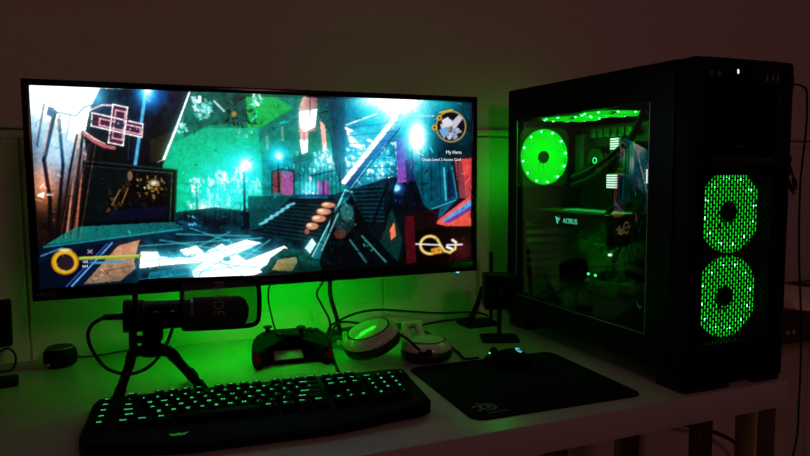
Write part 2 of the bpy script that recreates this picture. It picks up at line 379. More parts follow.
    poly([(384, 184), (472, 176), (472, 226), (384, 226)], (4, 20, 36), 0.92, tex=0.3); speck([(388, 180), (426, 176), (430, 205), (388, 208)], 60, [(10, 30, 70), (20, 50, 120), (44, 24, 60), (4, 14, 26), (3, 20, 26)], 2.4); glow(396, 188, 6, (60, 160, 255), 0.95, 5); ell(396, 188, 4, 3, (150, 215, 255))
    poly([(412, 170), (420, 160), (450, 160), (456, 200), (440, 218), (424, 205)], (5, 84, 104), 0.9, tex=0.2); line([(444, 168), (446, 200)], 1.6, (70, 190, 200)); line([(452, 167), (457, 198)], 1.4, (40, 140, 160)); poly([(446, 172), (452, 172), (455, 196), (448, 198)], (12, 44, 80)); line([(424, 212), (456, 200)], 1.2, (70, 190, 200), 0.8)
    poly([(455, 160), (472, 158), (471, 200), (459, 196)], (196, 74, 72), 1, (150, 60, 70), ((460, 160), (470, 200)), 0.15); poly([(456, 160), (462, 160), (466, 198), (459, 198)], (120, 60, 70))
    poly([(434, 223), (470, 196), (471, 226), (446, 226)], (206, 88, 70), 1, tex=0.1); poly([(441, 221), (471, 200), (471, 206), (447, 222)], (74, 150, 190)); poly([(444, 222), (471, 206), (471, 210), (450, 223)], (90, 60, 130))
    poly([(392, 226), (471, 226), (470, 266), (388, 268)], (20, 6, 10), 1, tex=0.4); poly([(405, 212), (440, 208), (436, 228), (408, 232)], (44, 14, 20), 0.9); poly([(404, 216), (414, 216), (416, 262), (407, 264)], (84, 14, 28), 0.95); poly([(383, 205), (406, 212), (404, 258), (384, 262)], (3, 30, 38)); poly([(377, 252), (391, 205), (402, 240), (398, 262)], (8, 66, 62), 0.95); poly([(390, 230), (394, 222), (396, 236), (391, 240)], (214, 120, 84))
    glow(462, 250, 14, (90, 20, 30), 0.7)
    # explosions and muzzle light
    glow(390, 106, 42, (30, 205, 225), 1.0, 26); glow(400, 102, 22, (220, 255, 255), 1.1, 13); glow(398, 103, 20, (255, 255, 255), 1.2, 10); glow(372, 101, 16, (190, 245, 250), 1.0, 6)
    glow(417, 138, 14, (40, 225, 240), 1.0, 24); glow(417, 137, 7.5, (255, 255, 255), 1.2, 14); glow(417, 137, 7, (255, 255, 255), 1.1, 13); glow(440, 104, 18, (10, 140, 140), 0.6, 9)
    # --- left wing: bright shopfront and slanted struts
    poly([(28, 84), (122, 86), (104, 150), (92, 238), (38, 246), (36, 200)], (70, 110, 140), 1, (44, 28, 24), ((60, 125), (64, 200)), 0.25)
    glow(60, 98, 48, (225, 250, 255), 1.3, 34); glow(92, 98, 26, (200, 250, 255), 1.15, 22); glow(60, 150, 26, (150, 185, 220), 0.85, 30); glow(78, 128, 11, (210, 255, 255), 1.1, 16); glow(44, 185, 15, (235, 130, 70), 0.85, 22)
    for pts, w_, c in (([(44, 104), (37, 145)], 2.2, (70, 60, 80)), ([(55, 112), (44, 160), (50, 200), (50, 244)], 4.2, (28, 24, 26)), ([(59, 120), (63, 165), (61, 186), (56, 244)], 3.4, (24, 26, 34)), ([(60, 115), (58, 130)], 2, (150, 100, 90)),
                       ([(77, 135), (70, 170), (60, 244)], 2.6, (40, 24, 20)), ([(80, 132), (73, 180), (66, 244)], 1.5, (206, 140, 120)), ([(83, 132), (76, 190), (70, 244)], 3.2, (30, 22, 22)), ([(87, 138), (80, 190), (75, 244)], 1.4, (190, 110, 90)), ([(90, 140), (83, 200), (80, 244)], 3, (50, 26, 22)), ([(94, 150), (88, 200), (84, 240)], 2.4, (10, 26, 32)), ([(70, 115), (66, 140)], 1.6, (120, 150, 175)), ([(52, 108), (44, 155)], 1.0, (206, 150, 140))): line(pts, w_, c, 0.92)
    line([(52, 112), (62, 113), (76, 116), (84, 107), (96, 104)], 1.6, (70, 90, 120)); poly([(48, 106), (55, 108), (53, 118), (46, 115)], (60, 80, 130))
    # dark glass wall with the cross shaped neon sign
    poly([(100, 88), (192, 92), (163, 165), (88, 165), (84, 138), (90, 108)], (4, 42, 62), 0.96, (10, 22, 22), ((130, 100), (140, 165)), 0.2); glow(96, 98, 10, (80, 190, 230), 0.7, 10)
    poly([(150, 140), (175, 130), (165, 162), (150, 162)], (96, 66, 26), 0.5)
    line([(146, 90), (135, 166)], 3.2, (90, 180, 215), 0.9); glow(147, 92, 9, (60, 160, 255), 1.2, 12); glow(148, 88, 4, (255, 255, 255), 1.0, 8); glow(155, 96, 12, (10, 60, 150), 0.7); ell(173, 100, 3, 3, (24, 20, 60)); line([(130, 120), (128, 160)], 1, (70, 80, 100), 0.6)
    line([(84, 120), (90, 110), (102, 105), (117, 105.5)], 1.5, (235, 190, 205)); line([(84, 133), (94, 141), (104, 146), (114, 148)], 3.4, (176, 96, 100)); line([(85, 132), (95, 139), (105, 144)], 0.9, (250, 225, 225))
    def para(cx_, cy_, w_, h_, ux, uy, vx, vy): return [(cx_ + sx * w_ * ux + sy * h_ * vx, cy_ + sx * w_ * uy + sy * h_ * vy) for sx, sy in ((-1, -1), (1, -1), (1, 1), (-1, 1))]
    hb = para(117, 125, 26, 6.5, .975, .22, -.08, 1); vb = para(118, 125, 7.5, 19, .975, .2, -.12, 1); v2 = para(119, 125, 5, 14, .975, .2, -.12, 1); h2 = para(120, 126.5, 21, 3.4, .975, .22, -.08, 1)
    for q in (hb, vb): poly(q, (70, 34, 52))
    for q, c in ((hb, (255, 232, 236)), (vb, (255, 232, 236)), (h2, (245, 190, 200)), (v2, (245, 190, 200))): line(q + [q[0]], 1.1, c)
    ell(119, 125, 5.5, 4, (10, 50, 66), 0.9); speck([(95, 119), (140, 128), (140, 135), (95, 126)], 26, [(10, 50, 66), (240, 190, 200)], 1.0)
    poly([(189, 92), (190.5, 92), (165, 160), (163, 158)], (190, 235, 235)); line([(189, 93), (176, 130), (163, 160)], 1.2, (225, 245, 245))
    # show case
    poly([(83, 161), (177, 170), (175, 223), (78, 227)], (5, 14, 18)); line([(84, 161), (177, 170), (175, 222)], 1.6, (36, 66, 62)); line([(88, 166), (172, 173), (170, 220)], 0.7, (100, 140, 130), 0.8); poly([(88, 166), (132, 169), (110, 222), (84, 223)], (12, 44, 46), 0.6); speck([(90, 168), (172, 175), (168, 212), (86, 215)], 75, [(30, 28, 20), (70, 50, 26), (16, 40, 42), (10, 22, 30)], 4.5)
    speck([(134, 176), (170, 176), (166, 196), (140, 198)], 34, [(160, 112, 44), (240, 215, 150), (90, 64, 30), (200, 150, 70)], 2.2); glow(154, 183, 5, (255, 235, 190), 0.9, 3); speck([(104, 200), (124, 196), (120, 214), (100, 214)], 16, [(110, 70, 30)], 1.6); poly([(112, 210), (168, 206), (166, 218), (108, 221)], (12, 22, 66), 0.75)
    ell(130, 176, 2.6, 5, (150, 110, 84), 0.8); line([(120, 190), (112, 205)], 1, (170, 110, 50)); line([(128, 188), (122, 203)], 1, (170, 110, 50))
    # ledge and blue floor left
    poly([(40, 246), (200, 222), (260, 240), (180, 292), (36, 292)], (4, 30, 54), 1, (6, 62, 80), ((60, 270), (200, 240)), 0.15)
    poly([(46, 245), (76, 227), (174, 222), (182, 227), (168, 231)], (18, 116, 108), 1, (16, 86, 92), ((60, 240), (180, 226))); line([(44, 247), (182, 229)], 1.6, (40, 170, 170), 0.7)
    poly([(40, 262), (110, 242), (112, 247), (72, 287), (40, 287)], (6, 22, 48)); line([(112, 243), (72, 286)], 1.6, (120, 180, 235), 0.9); line([(107, 244), (66, 287)], 1.0, (60, 110, 180), 0.9); line([(41, 256), (62, 248)], 1.4, (90, 160, 200), 0.8)
    # plaza with lit paving
    poly([(138, 242), (200, 226), (258, 232), (330, 250), (300, 282), (130, 288)], (5, 50, 66), 1, tex=0.3)
    for a_, b_ in (((140, 246), (262, 238)), ((160, 240), (300, 262)), ((150, 268), (230, 232)), ((190, 228), (260, 252)), ((200, 288), (270, 240)), ((165, 290), (215, 245)), ((176, 234), (250, 236))): line([a_, b_], 1.3, (60, 170, 180), 0.75)
    glow(212, 268, 34, (150, 245, 255), 0.9, 14)
    poly([(141, 252), (158, 252), (160, 257), (190, 258), (246, 240), (262, 243), (232, 256), (262, 268), (250, 277), (196, 281), (192, 272), (204, 262), (165, 265), (140, 268)], (252, 255, 255)); poly([(206, 252), (222, 244), (262, 272), (246, 278)], (255, 255, 255)); poly([(150, 272), (190, 268), (186, 284), (146, 286)], (20, 110, 130), 0.9); poly([(238, 264), (284, 246), (290, 250), (250, 275)], (236, 252, 255)); poly([(180, 250), (196, 246), (206, 254), (186, 256)], (250, 255, 255)); ell(227, 259, 4, 2.4, (8, 90, 110)); line([(140, 280), (240, 266)], 1.0, (40, 150, 170)); line([(196, 282), (206, 266)], 1.2, (120, 220, 230))
    poly([(84, 284), (118, 246), (140, 240), (138, 246), (134, 262), (136, 268), (120, 281)], (176, 136, 104), 1, (120, 100, 84), ((110, 250), (110, 284)), 0.1); line([(100, 272), (132, 266)], 1.2, (80, 70, 66), 0.7)
    for a_, b_ in (((142, 262), (262, 244)), ((168, 262), (190, 248)), ((196, 276), (240, 250)), ((186, 260), (262, 268)), ((206, 252), (246, 278)), ((158, 252), (160, 268)), ((176, 256), (180, 266)), ((214, 248), (228, 256)), ((232, 256), (262, 243))): line([a_, b_], 1.1, (30, 140, 160), 0.75)
    glow(246, 250, 16, (60, 210, 225), 0.5, 9); glow(170, 258, 22, (60, 200, 220), 0.45, 7)
    # balustrade, lamps and stairs
    poly([(176, 212), (216, 207), (250, 212), (250, 234), (200, 226), (176, 222)], (4, 46, 62), 0.9, tex=0.35); line([(180, 222), (200, 226)], 3, (20, 90, 130), 0.7); speck([(188, 216), (196, 216), (196, 225), (188, 225)], 10, [(120, 210, 240)], 1.2)
    poly([(248, 196), (300, 196), (262, 228), (248, 230)], (4, 76, 78), 0.9); line([(244, 172), (245, 226)], 2.4, (5, 28, 40)); line([(242, 214), (248, 214), (248, 228), (242, 228)], 3, (4, 26, 38)); line([(278, 160), (279, 192)], 1.5, (5, 28, 40))
    poly([(262, 226), (290, 198), (336, 198), (332, 246), (300, 248)], (3, 34, 46), 1, tex=0.25)
    for k in range(10): line([(288 - 3 * k, 203 + 3.4 * k), (330 - 1.5 * k, 206 + 4.0 * k)], 0.8, (16, 84, 92), 0.8)
    for k in range(6): line([(287 - 5.4 * k, 206 + 3.6 * k), (294 - 5.4 * k, 203.5 + 3.6 * k)], 2.2, (120, 205, 215), 0.85)
    glow(246, 166, 13, (20, 200, 235), 1.0); glow(246, 165, 6.5, (240, 255, 255), 1.25); glow(279, 156, 10, (10, 180, 230), 1.0); glow(279, 156, 4.4, (200, 250, 255), 1.2)
    poly([(328, 196), (395, 176), (392, 210), (372, 232), (330, 245)], (4, 30, 46), 0.85, tex=0.35)
    for k in range(9): line([(352, 188 + 4 * k), (384, 186 + 4.4 * k)], 0.9, (14, 90, 100), 0.8)
    line([(388, 182), (372, 226)], 2.2, (4, 18, 28)); line([(396, 178), (384, 230)], 2, (4, 18, 28))
    # weapon: long bright rail, sight, sleeves and hand
    poly([(343, 181), (392, 120), (402, 112), (398, 126), (352, 190)], (16, 60, 110), 1, (50, 150, 190), ((345, 185), (395, 120))); line([(344, 182), (395, 118)], 5.0, (246, 252, 255)); line([(352, 187), (398, 126)], 2.0, (40, 120, 190)); line([(350, 190), (372, 160)], 1.0, (120, 210, 190)); glow(394, 116, 12, (180, 250, 255), 0.8)
    poly([(310, 258), (330, 222), (344, 190), (352, 188), (356, 200), (336, 240), (320, 266)], (14, 70, 84)); line([(314, 262), (346, 200)], 6.0, (24, 104, 112)); line([(311, 259), (342, 198)], 1.3, (130, 215, 215)); line([(321, 262), (350, 204)], 1.2, (90, 205, 205)); poly([(305, 248), (312, 238), (316, 244), (310, 254)], (190, 230, 230))
    poly([(332, 214), (352, 196), (372, 234), (398, 262), (386, 268), (318, 268)], (5, 20, 28), 1, tex=0.4); poly([(336, 216), (350, 208), (356, 232), (340, 240)], (40, 22, 16), 0.9); speck([(322, 238), (374, 236), (384, 264), (320, 266)], 40, [(10, 36, 52), (24, 26, 44), (8, 56, 58), (4, 14, 20)], 2.4); speck([(362, 238), (386, 250), (384, 264), (366, 262)], 18, [(40, 150, 140), (10, 60, 60)], 1.4)
    for (hx, hy, rx_, ry_) in ((328, 205, 6.8, 2.6), (323.5, 211.5, 7.2, 3.2), (318.5, 218.5, 7.0, 3.3), (312, 226, 6.0, 3.3)):
        ell(hx, hy + 1.4, rx_ + .8, ry_ + 1.0, (36, 14, 12)); ell(hx + 1, hy + .6, rx_, ry_, (110, 62, 46)); ell(hx, hy, rx_, ry_, (186, 136, 112)); ell(hx - 2.4, hy - 1, rx_ * .45, ry_ * .5, (226, 190, 166))
    ell(307, 231.5, 2.4, 2.8, (150, 90, 66)); ell(344, 219, 10.5, 15, (22, 66, 70), .92); ell(347, 212, 6.5, 8.5, (44, 112, 114), .8); ell(340, 234, 6, 5, (96, 62, 48), .8); speck([(334, 204), (354, 202), (356, 236), (338, 238)], 30, [(80, 150, 150), (8, 30, 34), (110, 84, 66), (40, 110, 110)], 1.5); line([(350, 240), (366, 262)], 2.0, (50, 110, 116)); line([(362, 236), (386, 262)], 1.4, (70, 140, 140))
    poly([(264, 272), (270, 258), (284, 248), (304, 250), (318, 262), (322, 272)], (14, 82, 74), 1, tex=0.2); poly([(272, 270), (278, 260), (296, 257), (298, 261), (292, 271)], (170, 150, 96), 1, (120, 130, 90), ((275, 260), (295, 270))); line([(280, 257), (297, 256), (300, 266)], 2, (8, 60, 58)); poly([(306, 262), (318, 258), (322, 270), (308, 271)], (10, 84, 78))
    dark(330, 272, 70, 8, 0.35)
    for k in range(9): line([(96 - 2.6 * k, 142 + k), (80 - 2.4 * k, 238)], 0.7, ((190, 120, 96), (20, 14, 12), (120, 90, 84))[k % 3], 0.55)
    for k in range(12): line([(300 + 4 * k, 165 - k % 3), (300 + 4 * k, 196)], 0.8, (6, 40, 60), 0.6)
    for k in range(14): line([(180 + 5 * k, 210 + .2 * k), (180 + 5 * k, 222 + .3 * k)], 0.8, (3, 20, 28), 0.7)
    for k in range(7): line([(348, 128 + 8 * k), (398, 122 + 9 * k)], 0.8, (8, 50, 80), 0.6)
    for k in range(6): line([(412 + 9 * k, 150), (414 + 9 * k, 200)], 0.8, (3, 18, 28), 0.6)
    line([(338, 205), (345, 190), (352, 192)], 1.2, (120, 220, 215)); line([(346, 196), (400, 128)], 1.0, (10, 30, 50)); line([(322, 250), (338, 214)], 1.6, (150, 220, 220), 0.7)
    # grit, contrast and bloom
    N3 = blur_noise(230, 3); N4 = blur_noise(450, 4)
    A *= (0.84 + 0.2 * N3 + 0.12 * N4)[..., None]
    for _ in range(260):
        x, y = rng.uniform(30, 474), rng.uniform(90, 285); an = rng.uniform(0, PI); l_ = rng.uniform(2, 9); i, j = int((y - Y0) * S), int((x - X0) * S)
        base = A[i, j]; k = rng.choice([0.3, 0.45, 1.7, 2.2]); cc = np.clip(base * k + (0.02 if k > 1 else 0), 0, 1) * 255
        line([(x, y), (x + l_ * math.cos(an), y + l_ * math.sin(an) * .6)], rng.uniform(.5, 1.3), cc, 0.7)
    g_ = A.mean(axis=2, keepdims=True); A[:] = np.clip(g_ + (A - g_) * 1.0, 0, 1); A[:] = np.clip((A - 0.02) * 1.16, 0, 1) ** 1.12
    mx_ = A.max(axis=2, keepdims=True); u_ = np.clip((mx_ - 0.03) / 0.36, 0, 1); A *= 0.38 + 0.62 * u_ * u_ * (3 - 2 * u_)
    def blur(I, n):
        for ax in (0, 1):
            for _ in range(2):
                P_ = np.concatenate([np.repeat(I.take([0], ax), n, ax), I, np.repeat(I.take([-1], ax), n + 1, ax)], ax); cs = np.cumsum(P_, ax)
                hi = cs.take(range(2 * n + 1, cs.shape[ax]), ax); lo = cs.take(range(0, cs.shape[ax] - 2 * n - 1), ax); I = (hi - lo) / (2 * n + 1)
        return I
    hot = np.clip(A - 0.62, 0, 1) * np.array([0.55, 1.0, 1.05])
    bl = 1.1 * blur(hot, 5) + 1.5 * blur(hot, 16)
    A[:] = 1 - (1 - np.clip(A, 0, 1)) * (1 - np.clip(bl, 0, 1))
    # heads-up marks
    ring(65, 262, 11, 10, 4.4, (226, 170, 30)); ring(65, 262, 13, 12, 1.6, (180, 120, 20), 0.8); ell(66, 263, 8.2, 7.6, (36, 22, 34)); speck([(54, 250), (76, 250), (76, 274), (54, 274)], 14, [(250, 220, 110)], 1.0, .5, .7); ell(65, 250, 6, 1.6, (240, 225, 170), .9)
    ell(66, 263, 7.6, 7.0, (36, 22, 34)); line([(80, 258.5), (140, 256)], 3.2, (150, 176, 50)); line([(80, 257.6), (138, 255.2)], 0.9, (214, 226, 120)); line([(92, 263), (124, 261.6)], 2.2, (70, 150, 190)); line([(88, 250), (92, 253)], 1, (200, 170, 230)); line([(92, 250), (88, 253)], 1, (200, 170, 230))
    poly([(37, 195.5), (44, 192), (44, 198)], (250, 250, 250))
    ell(451, 126.5, 14, 14.5, (14, 12, 26)); speck([(441, 126), (452, 118), (460, 132), (456, 140), (444, 138)], 70, [(210, 205, 220), (170, 190, 220), (150, 200, 235), (230, 225, 235)], 3.2); poly([(450, 124), (459, 115), (463, 118), (455, 129)], (200, 195, 212)); poly([(442, 120), (448, 117), (453, 124), (444, 128)], (222, 218, 230)); poly([(439, 130), (447, 127), (449, 134), (442, 136)], (110, 170, 225)); ring(451, 126.5, 14.6, 15.2, 1.3, (190, 160, 80)); line([(440, 112.5), (452, 110)], 1.8, (232, 180, 40)); ell(439.5, 118, 2.6, 2.6, (240, 170, 30)); ell(434.5, 127.5, 2.6, 2.6, (240, 170, 30)); ell(439.5, 118, 1.1, 1.1, (40, 30, 20)); ell(434.5, 127.5, 1.1, 1.1, (40, 30, 20))
    th = np.linspace(0, 2 * PI, 40)
    lp1 = [(430 + 9.5 * math.cos(t), 245 + 8.8 * math.sin(t)) for t in np.linspace(0.75, 5.6, 24)]; lp2 = [(437.5, 239.5), (441, 246), (444.5, 251), (450, 252.5), (455, 249), (456, 243), (453, 240)]
    for pl in (lp1, lp2): line(pl, 3.2, (120, 88, 20)); line(pl, 2.1, (222, 184, 74)); line(pl, 0.7, (255, 242, 190))
    line([(432, 250), (440, 248), (441, 252), (433, 253)], 2.6, (226, 150, 30)); line([(416, 244), (440, 245)], 1.5, (230, 228, 235)); line([(447, 245), (462, 244.5)], 1.7, (226, 224, 230)); line([(447, 247), (452, 249)], 2.4, (235, 235, 235)); line([(452, 240), (456, 242)], 1.6, (235, 235, 235))
    A[:] = np.clip(A, 0, 1)
    lin = np.where(A <= 0.04045, A / 12.92, ((A + 0.055) / 1.055) ** 2.4)
    br = A.min(axis=2); lin *= (1 + 0.9 * np.clip((br - 0.85) / 0.15, 0, 1))[..., None]
    return lin, X0, Y0, S
def build_screen():
    lin, X0, Y0, S = screen_picture(); H_, W_, _ = lin.shape
    nu, nv = 620, 260
    us = np.linspace(SX0, SX1, nu); vs = np.linspace(SZ0, SZ1, nv)
    UX, VZ = np.meshgrid(us, vs)
    P = np.stack([UX, np.full_like(UX, MY + 0.0035), VZ - ZC], -1) @ WMAT
    px = CX + F * P[..., 0] / P[..., 2]; py = CY + F * P[..., 1] / P[..., 2]
    fx = np.clip((px - X0) * S - 0.5, 0, W_ - 1.01); fy = np.clip((py - Y0) * S - 0.5, 0, H_ - 1.01)
    ix, iy = fx.astype(int), fy.astype(int); tx, ty = (fx - ix)[..., None], (fy - iy)[..., None]
    col = (lin[iy, ix] * (1 - tx) + lin[iy, ix + 1] * tx) * (1 - ty) + (lin[iy + 1, ix] * (1 - tx) + lin[iy + 1, ix + 1] * tx) * ty
    co = np.stack([UX, np.full_like(UX, MY + 0.0035), VZ], -1).reshape(-1, 3)
    I = np.arange(nu * nv).reshape(nv, nu)
    q = np.stack([I[:-1, :-1], I[:-1, 1:], I[1:, 1:], I[1:, :-1]], -1).reshape(-1, 4)
    me = bpy.data.meshes.new('screen')
    me.vertices.add(len(co)); me.vertices.foreach_set('co', (co - np.array(mon.location)).astype(np.float32).ravel())
    me.loops.add(q.size); me.loops.foreach_set('vertex_index', q.ravel().astype(np.int32))
    me.polygons.add(len(q)); me.polygons.foreach_set('loop_start', np.arange(0, q.size, 4, dtype=np.int32))
    me.update(calc_edges=True); me.validate()
    at = me.color_attributes.new('picture', 'FLOAT_COLOR', 'POINT')
    at.data.foreach_set('color', np.concatenate([col.reshape(-1, 3), np.ones((len(co), 1))], 1).astype(np.float32).ravel())
    m = bpy.data.materials.new('monitor picture'); m.use_nodes = True; nt = m.node_tree; bs = nt.nodes['Principled BSDF']
    bs.inputs['Base Color'].default_value = (0.004, 0.004, 0.004, 1); bs.inputs['Roughness'].default_value = 0.35
    an_ = nt.nodes.new('ShaderNodeAttribute'); an_.attribute_name = 'picture'
    nt.links.new(an_.outputs['Color'], bs.inputs['Emission Color']); bs.inputs['Emission Strength'].default_value = 1.0
    me.materials.append(m)
    o = bpy.data.objects.new('screen', me); C.objects.link(o); o.parent = mon
    return o
scr = build_screen()
TXT = mat('screen lettering', (0.8, 0.8, 0.8), 0.5, emit=(0.95, 0.95, 0.92), strength=0.9)
def stext(s, x, y, size, align='CENTER'):
    q = WMAT @ np.array([x - CX, y - CY, F]); q = q / q[1] * MY
    b = text_bm(s, size, 0.0001, align); b.transform(FRONT((q[0], MY + 0.003, q[2] + ZC))); return obj('screen_text', b, TXT, scr, smooth=False)
stext('My Hero', 454.5, 152.3, 0.0098); stext('Obtain Level 2 Access Card', 442, 159.6, 0.0078); stext('100', 85, 262.2, 0.0056); stext('004', 85, 266.6, 0.0056); stext('40m', 49.5, 194.8, 0.0058); stext('Research Lab', 427, 115.5, 0.0064)


# ------------------------------------------------------------------ keyboard
KB = thing('keyboard', 'black gaming keyboard with green backlit legends in front of the monitor', 'keyboard', (0.1653, 1.0108, ZD), R(-4.5))
outl = [(-0.232, 0.085), (-0.247, 0.079), (-0.252, 0.060), (-0.252, -0.066), (-0.240, -0.084), (-0.190, -0.092), (-0.14, -0.104), (-0.10, -0.110), (0.09, -0.110), (0.13, -0.104), (0.18, -0.092), (0.236, -0.084), (0.254, -0.072), (0.256, 0.070), (0.250, 0.081), (0.236, 0.085)]
b = B(); prism(b, outl, 0.003, 0.033, None, 0.004, 3)
for v in b.verts:
    if v.co.z > 0.015:
        v.co.z += 0.026 * (v.co.y - 0.085) * 1.0
        if v.co.y < -0.068: v.co.z -= 0.012 * min(1, (-0.068 - v.co.y) / 0.04)
for x in (-0.22, 0.2):
    box(b, (x, 0.05, 0.0), (x + 0.03, 0.07, 0.006), 0.001); box(b, (x, -0.06, 0.0), (x + 0.03, -0.04, 0.006), 0.001)
obj('case', b, BLACK, KB, world=False)
b = B()
for s_ in (-1, 1):
    prism(b, [(s_ * 0.002, -0.003), (s_ * 0.009, -0.002), (s_ * 0.013, 0.003), (s_ * 0.008, 0.0015), (s_ * 0.003, 0.001)], 0, 0.0006)
cyl(b, (0, 0.0, 0), (0, 0.0, 0.0008), 0.0026, seg=12)
b.transform(Matrix.Translation((-0.123, -0.087, 0.0246)) @ Matrix.Rotation(R(14), 4, 'X')); obj('emblem', b, ELED, KB, world=False)
capmesh = {}
U, UY = 0.0202, 0.0203
def cap_mesh(w):
    k = round(w, 3)
    if k not in capmesh:
        bb = B(); W = w * U - 0.0022; D = UY - 0.0022
        prism(bb, [(-W / 2, -D / 2), (W / 2, -D / 2), (W / 2, D / 2), (-W / 2, D / 2)], 0, 0.0095, None, 0.001, 2, 1.0)
        for v in bb.verts:
            t = v.co.z / 0.0095; v.co.x -= math.copysign(0.0026 * t, v.co.x) ; v.co.y = v.co.y * (1 - 0.24 * t) + 0.0008 * t
        bmesh.ops.recalc_face_normals(bb, faces=bb.faces[:])
        me = bpy.data.meshes.new('keycap'); bb.to_mesh(me); bb.free(); me.materials.append(BLACK); me.shade_smooth(); me.set_sharp_from_angle(angle=R(30)); capmesh[k] = me
    return capmesh[k]
rows = [  # y, list of (x start in units, width, legend)
    (5.3, [(0, 1, 'Esc')] + [(2 + i, 1, 'F%d' % (i + 1)) for i in range(4)] + [(6.5 + i, 1, 'F%d' % (i + 5)) for i in range(4)] + [(11 + i, 1, 'F%d' % (i + 9)) for i in range(4)] + [(15.25, 1, 'Prt'), (16.25, 1, 'Scr'), (17.25, 1, 'Pse')]),
    (4, [(i, 1, c) for i, c in enumerate('`1234567890-=')] + [(13, 2, 'Back'), (15.25, 1, 'Ins'), (16.25, 1, 'Hm'), (17.25, 1, 'Pu'), (18.5, 1, 'Nm'), (19.5, 1, '/'), (20.5, 1, '*'), (21.5, 1, '-')]),
    (3, [(0, 1.5, 'Tab')] + [(1.5 + i, 1, c) for i, c in enumerate('QWERTYUIOP[]')] + [(13.5, 1.5, '\\'), (15.25, 1, 'Del'), (16.25, 1, 'End'), (17.25, 1, 'Pd'), (18.5, 1, '7'), (19.5, 1, '8'), (20.5, 1, '9')]),
    (2, [(0, 1.75, 'Caps')] + [(1.75 + i, 1, c) for i, c in enumerate("ASDFGHJKL;'")] + [(12.75, 2.25, 'Enter'), (18.5, 1, '4'), (19.5, 1, '5'), (20.5, 1, '6')]),
    (1, [(0, 2.25, 'Shift')] + [(2.25 + i, 1, c) for i, c in enumerate('ZXCVBNM,./')] + [(12.25, 2.75, 'Shift'), (16.25, 1, '^'), (18.5, 1, '1'), (19.5, 1, '2'), (20.5, 1, '3')]),
    (0, [(0, 1.25, 'Ctrl'), (1.25, 1.25, 'Win'), (2.5, 1.25, 'Alt'), (3.75, 6.25, ''), (10, 1.25, 'Alt'), (11.25, 1.25, 'Fn'), (12.5, 1.25, 'Mn'), (13.75, 1.25, 'Ctrl'), (15.25, 1, '<'), (16.25, 1, 'v'), (17.25, 1, '>'), (18.5, 2, '0'), (20.5, 1, '.')]),
]
keys = [(-1.62, 0.1 + r_ * 1.13, 1, 'G%d' % (5 - r_)) for r_ in range(5)]
for y, lst in rows: keys += [(x, y, w, l) for x, w, l in lst]
keys.sort(key=lambda k: k[1])
stuff_keys = B(); stuff_leg = B(); legm = {}
slope = math.atan(0.026)
def kpos(x, y, w):
    px = -0.2055 + (x + w / 2) * U; py = -0.0585 + (y + 0.5) * UY
    return Vector((px, py, 0.0328 + (py - 0.085) * 0.026))
for i, (x, y, w, l) in enumerate(keys):
    p = kpos(x, y, w); rot = Euler((slope + 0.05 * (y - 2.0) * -0.6, 0, 0))
    ls = 0.0078 if len(l) == 1 else 0.0052
    lp = Vector((-0.0012 if w < 1.2 else -0.004 * w, 0.0032, 0.0097))
    if i < 98:
        o = bpy.data.objects.new('keycap', cap_mesh(w)); C.objects.link(o); o.parent = KB; o.location = p; o.rotation_euler = rot
        if l:
            if l not in legm:
                bb = text_bm(l, ls, 0.0001, sx=1.15); me = bpy.data.meshes.new('legend'); bb.to_mesh(me); bb.free(); me.materials.append(KLED); legm[l] = me
            lo = bpy.data.objects.new('legend', legm[l]); C.objects.link(lo); lo.parent = o; lo.location = lp
    else:
        M = Matrix.Translation(p) @ rot.to_matrix().to_4x4()
        bb = B(); bb.from_mesh(cap_mesh(w)); add(stuff_keys, bb, M)
        if l: add(stuff_leg, text_bm(l, ls, 0.0001, sx=1.15), M @ Matrix.Translation(lp))
o = obj('function_keycaps', stuff_keys, BLACK, KB, world=False); o['kind'] = 'stuff'
ol = obj('function_legends', stuff_leg, KLED, o, world=False, smooth=False)

# ------------------------------------------------------------------ mouse pad and mouse
pad = thing('mouse_pad', 'black cloth mouse pad with grey emblem in its near corner', 'mouse pad', (0.630, 1.009, ZD), R(-1.5))
b = B(); prism(b, rrect(0.324, 0.292, 0.022), 0.0, 0.003, None, 0.0008); obj('mat', b, CLOTH, pad, world=False)
b = B()
ring = [(0.0125 * math.cos(a * PI / 16), 0.0125 * math.sin(a * PI / 16), 0) for a in range(32)]
tube(b, ring, 0.0024, 6, 1, True, False, 0.1)
tube(b, [(-0.0105, 0.004, 0), (-0.022, 0.008, 0)], 0.0016, 6, 1, False, False, 0.15); tube(b, [(-0.0105, -0.004, 0), (-0.020, -0.010, 0)], 0.0018, 6, 1, False, False, 0.15); tube(b, [(-0.006, 0.010, 0), (-0.011, 0.018, 0)], 0.0016, 6, 1, False, False, 0.15)
cyl(b, (-0.022, 0.008, -0.0001), (-0.022, 0.008, 0.0003), 0.0032, seg=12); cyl(b, (-0.020, -0.010, -0.0001), (-0.020, -0.010, 0.0003), 0.0032, seg=12); cyl(b, (-0.011, 0.018, -0.0001), (-0.011, 0.018, 0.0003), 0.0026, seg=12)
cyl(b, (0.001, 0, -0.0001), (0.001, 0, 0.0003), 0.0048, seg=14)
add(b, text_bm('steelseries', 0.0085, 0.0001), Matrix.Translation((0.006, -0.024, 0)))
b.transform(Matrix.Translation((-0.116, -0.102, 0.0032))); obj('emblem', b, PRINT, pad, world=False)

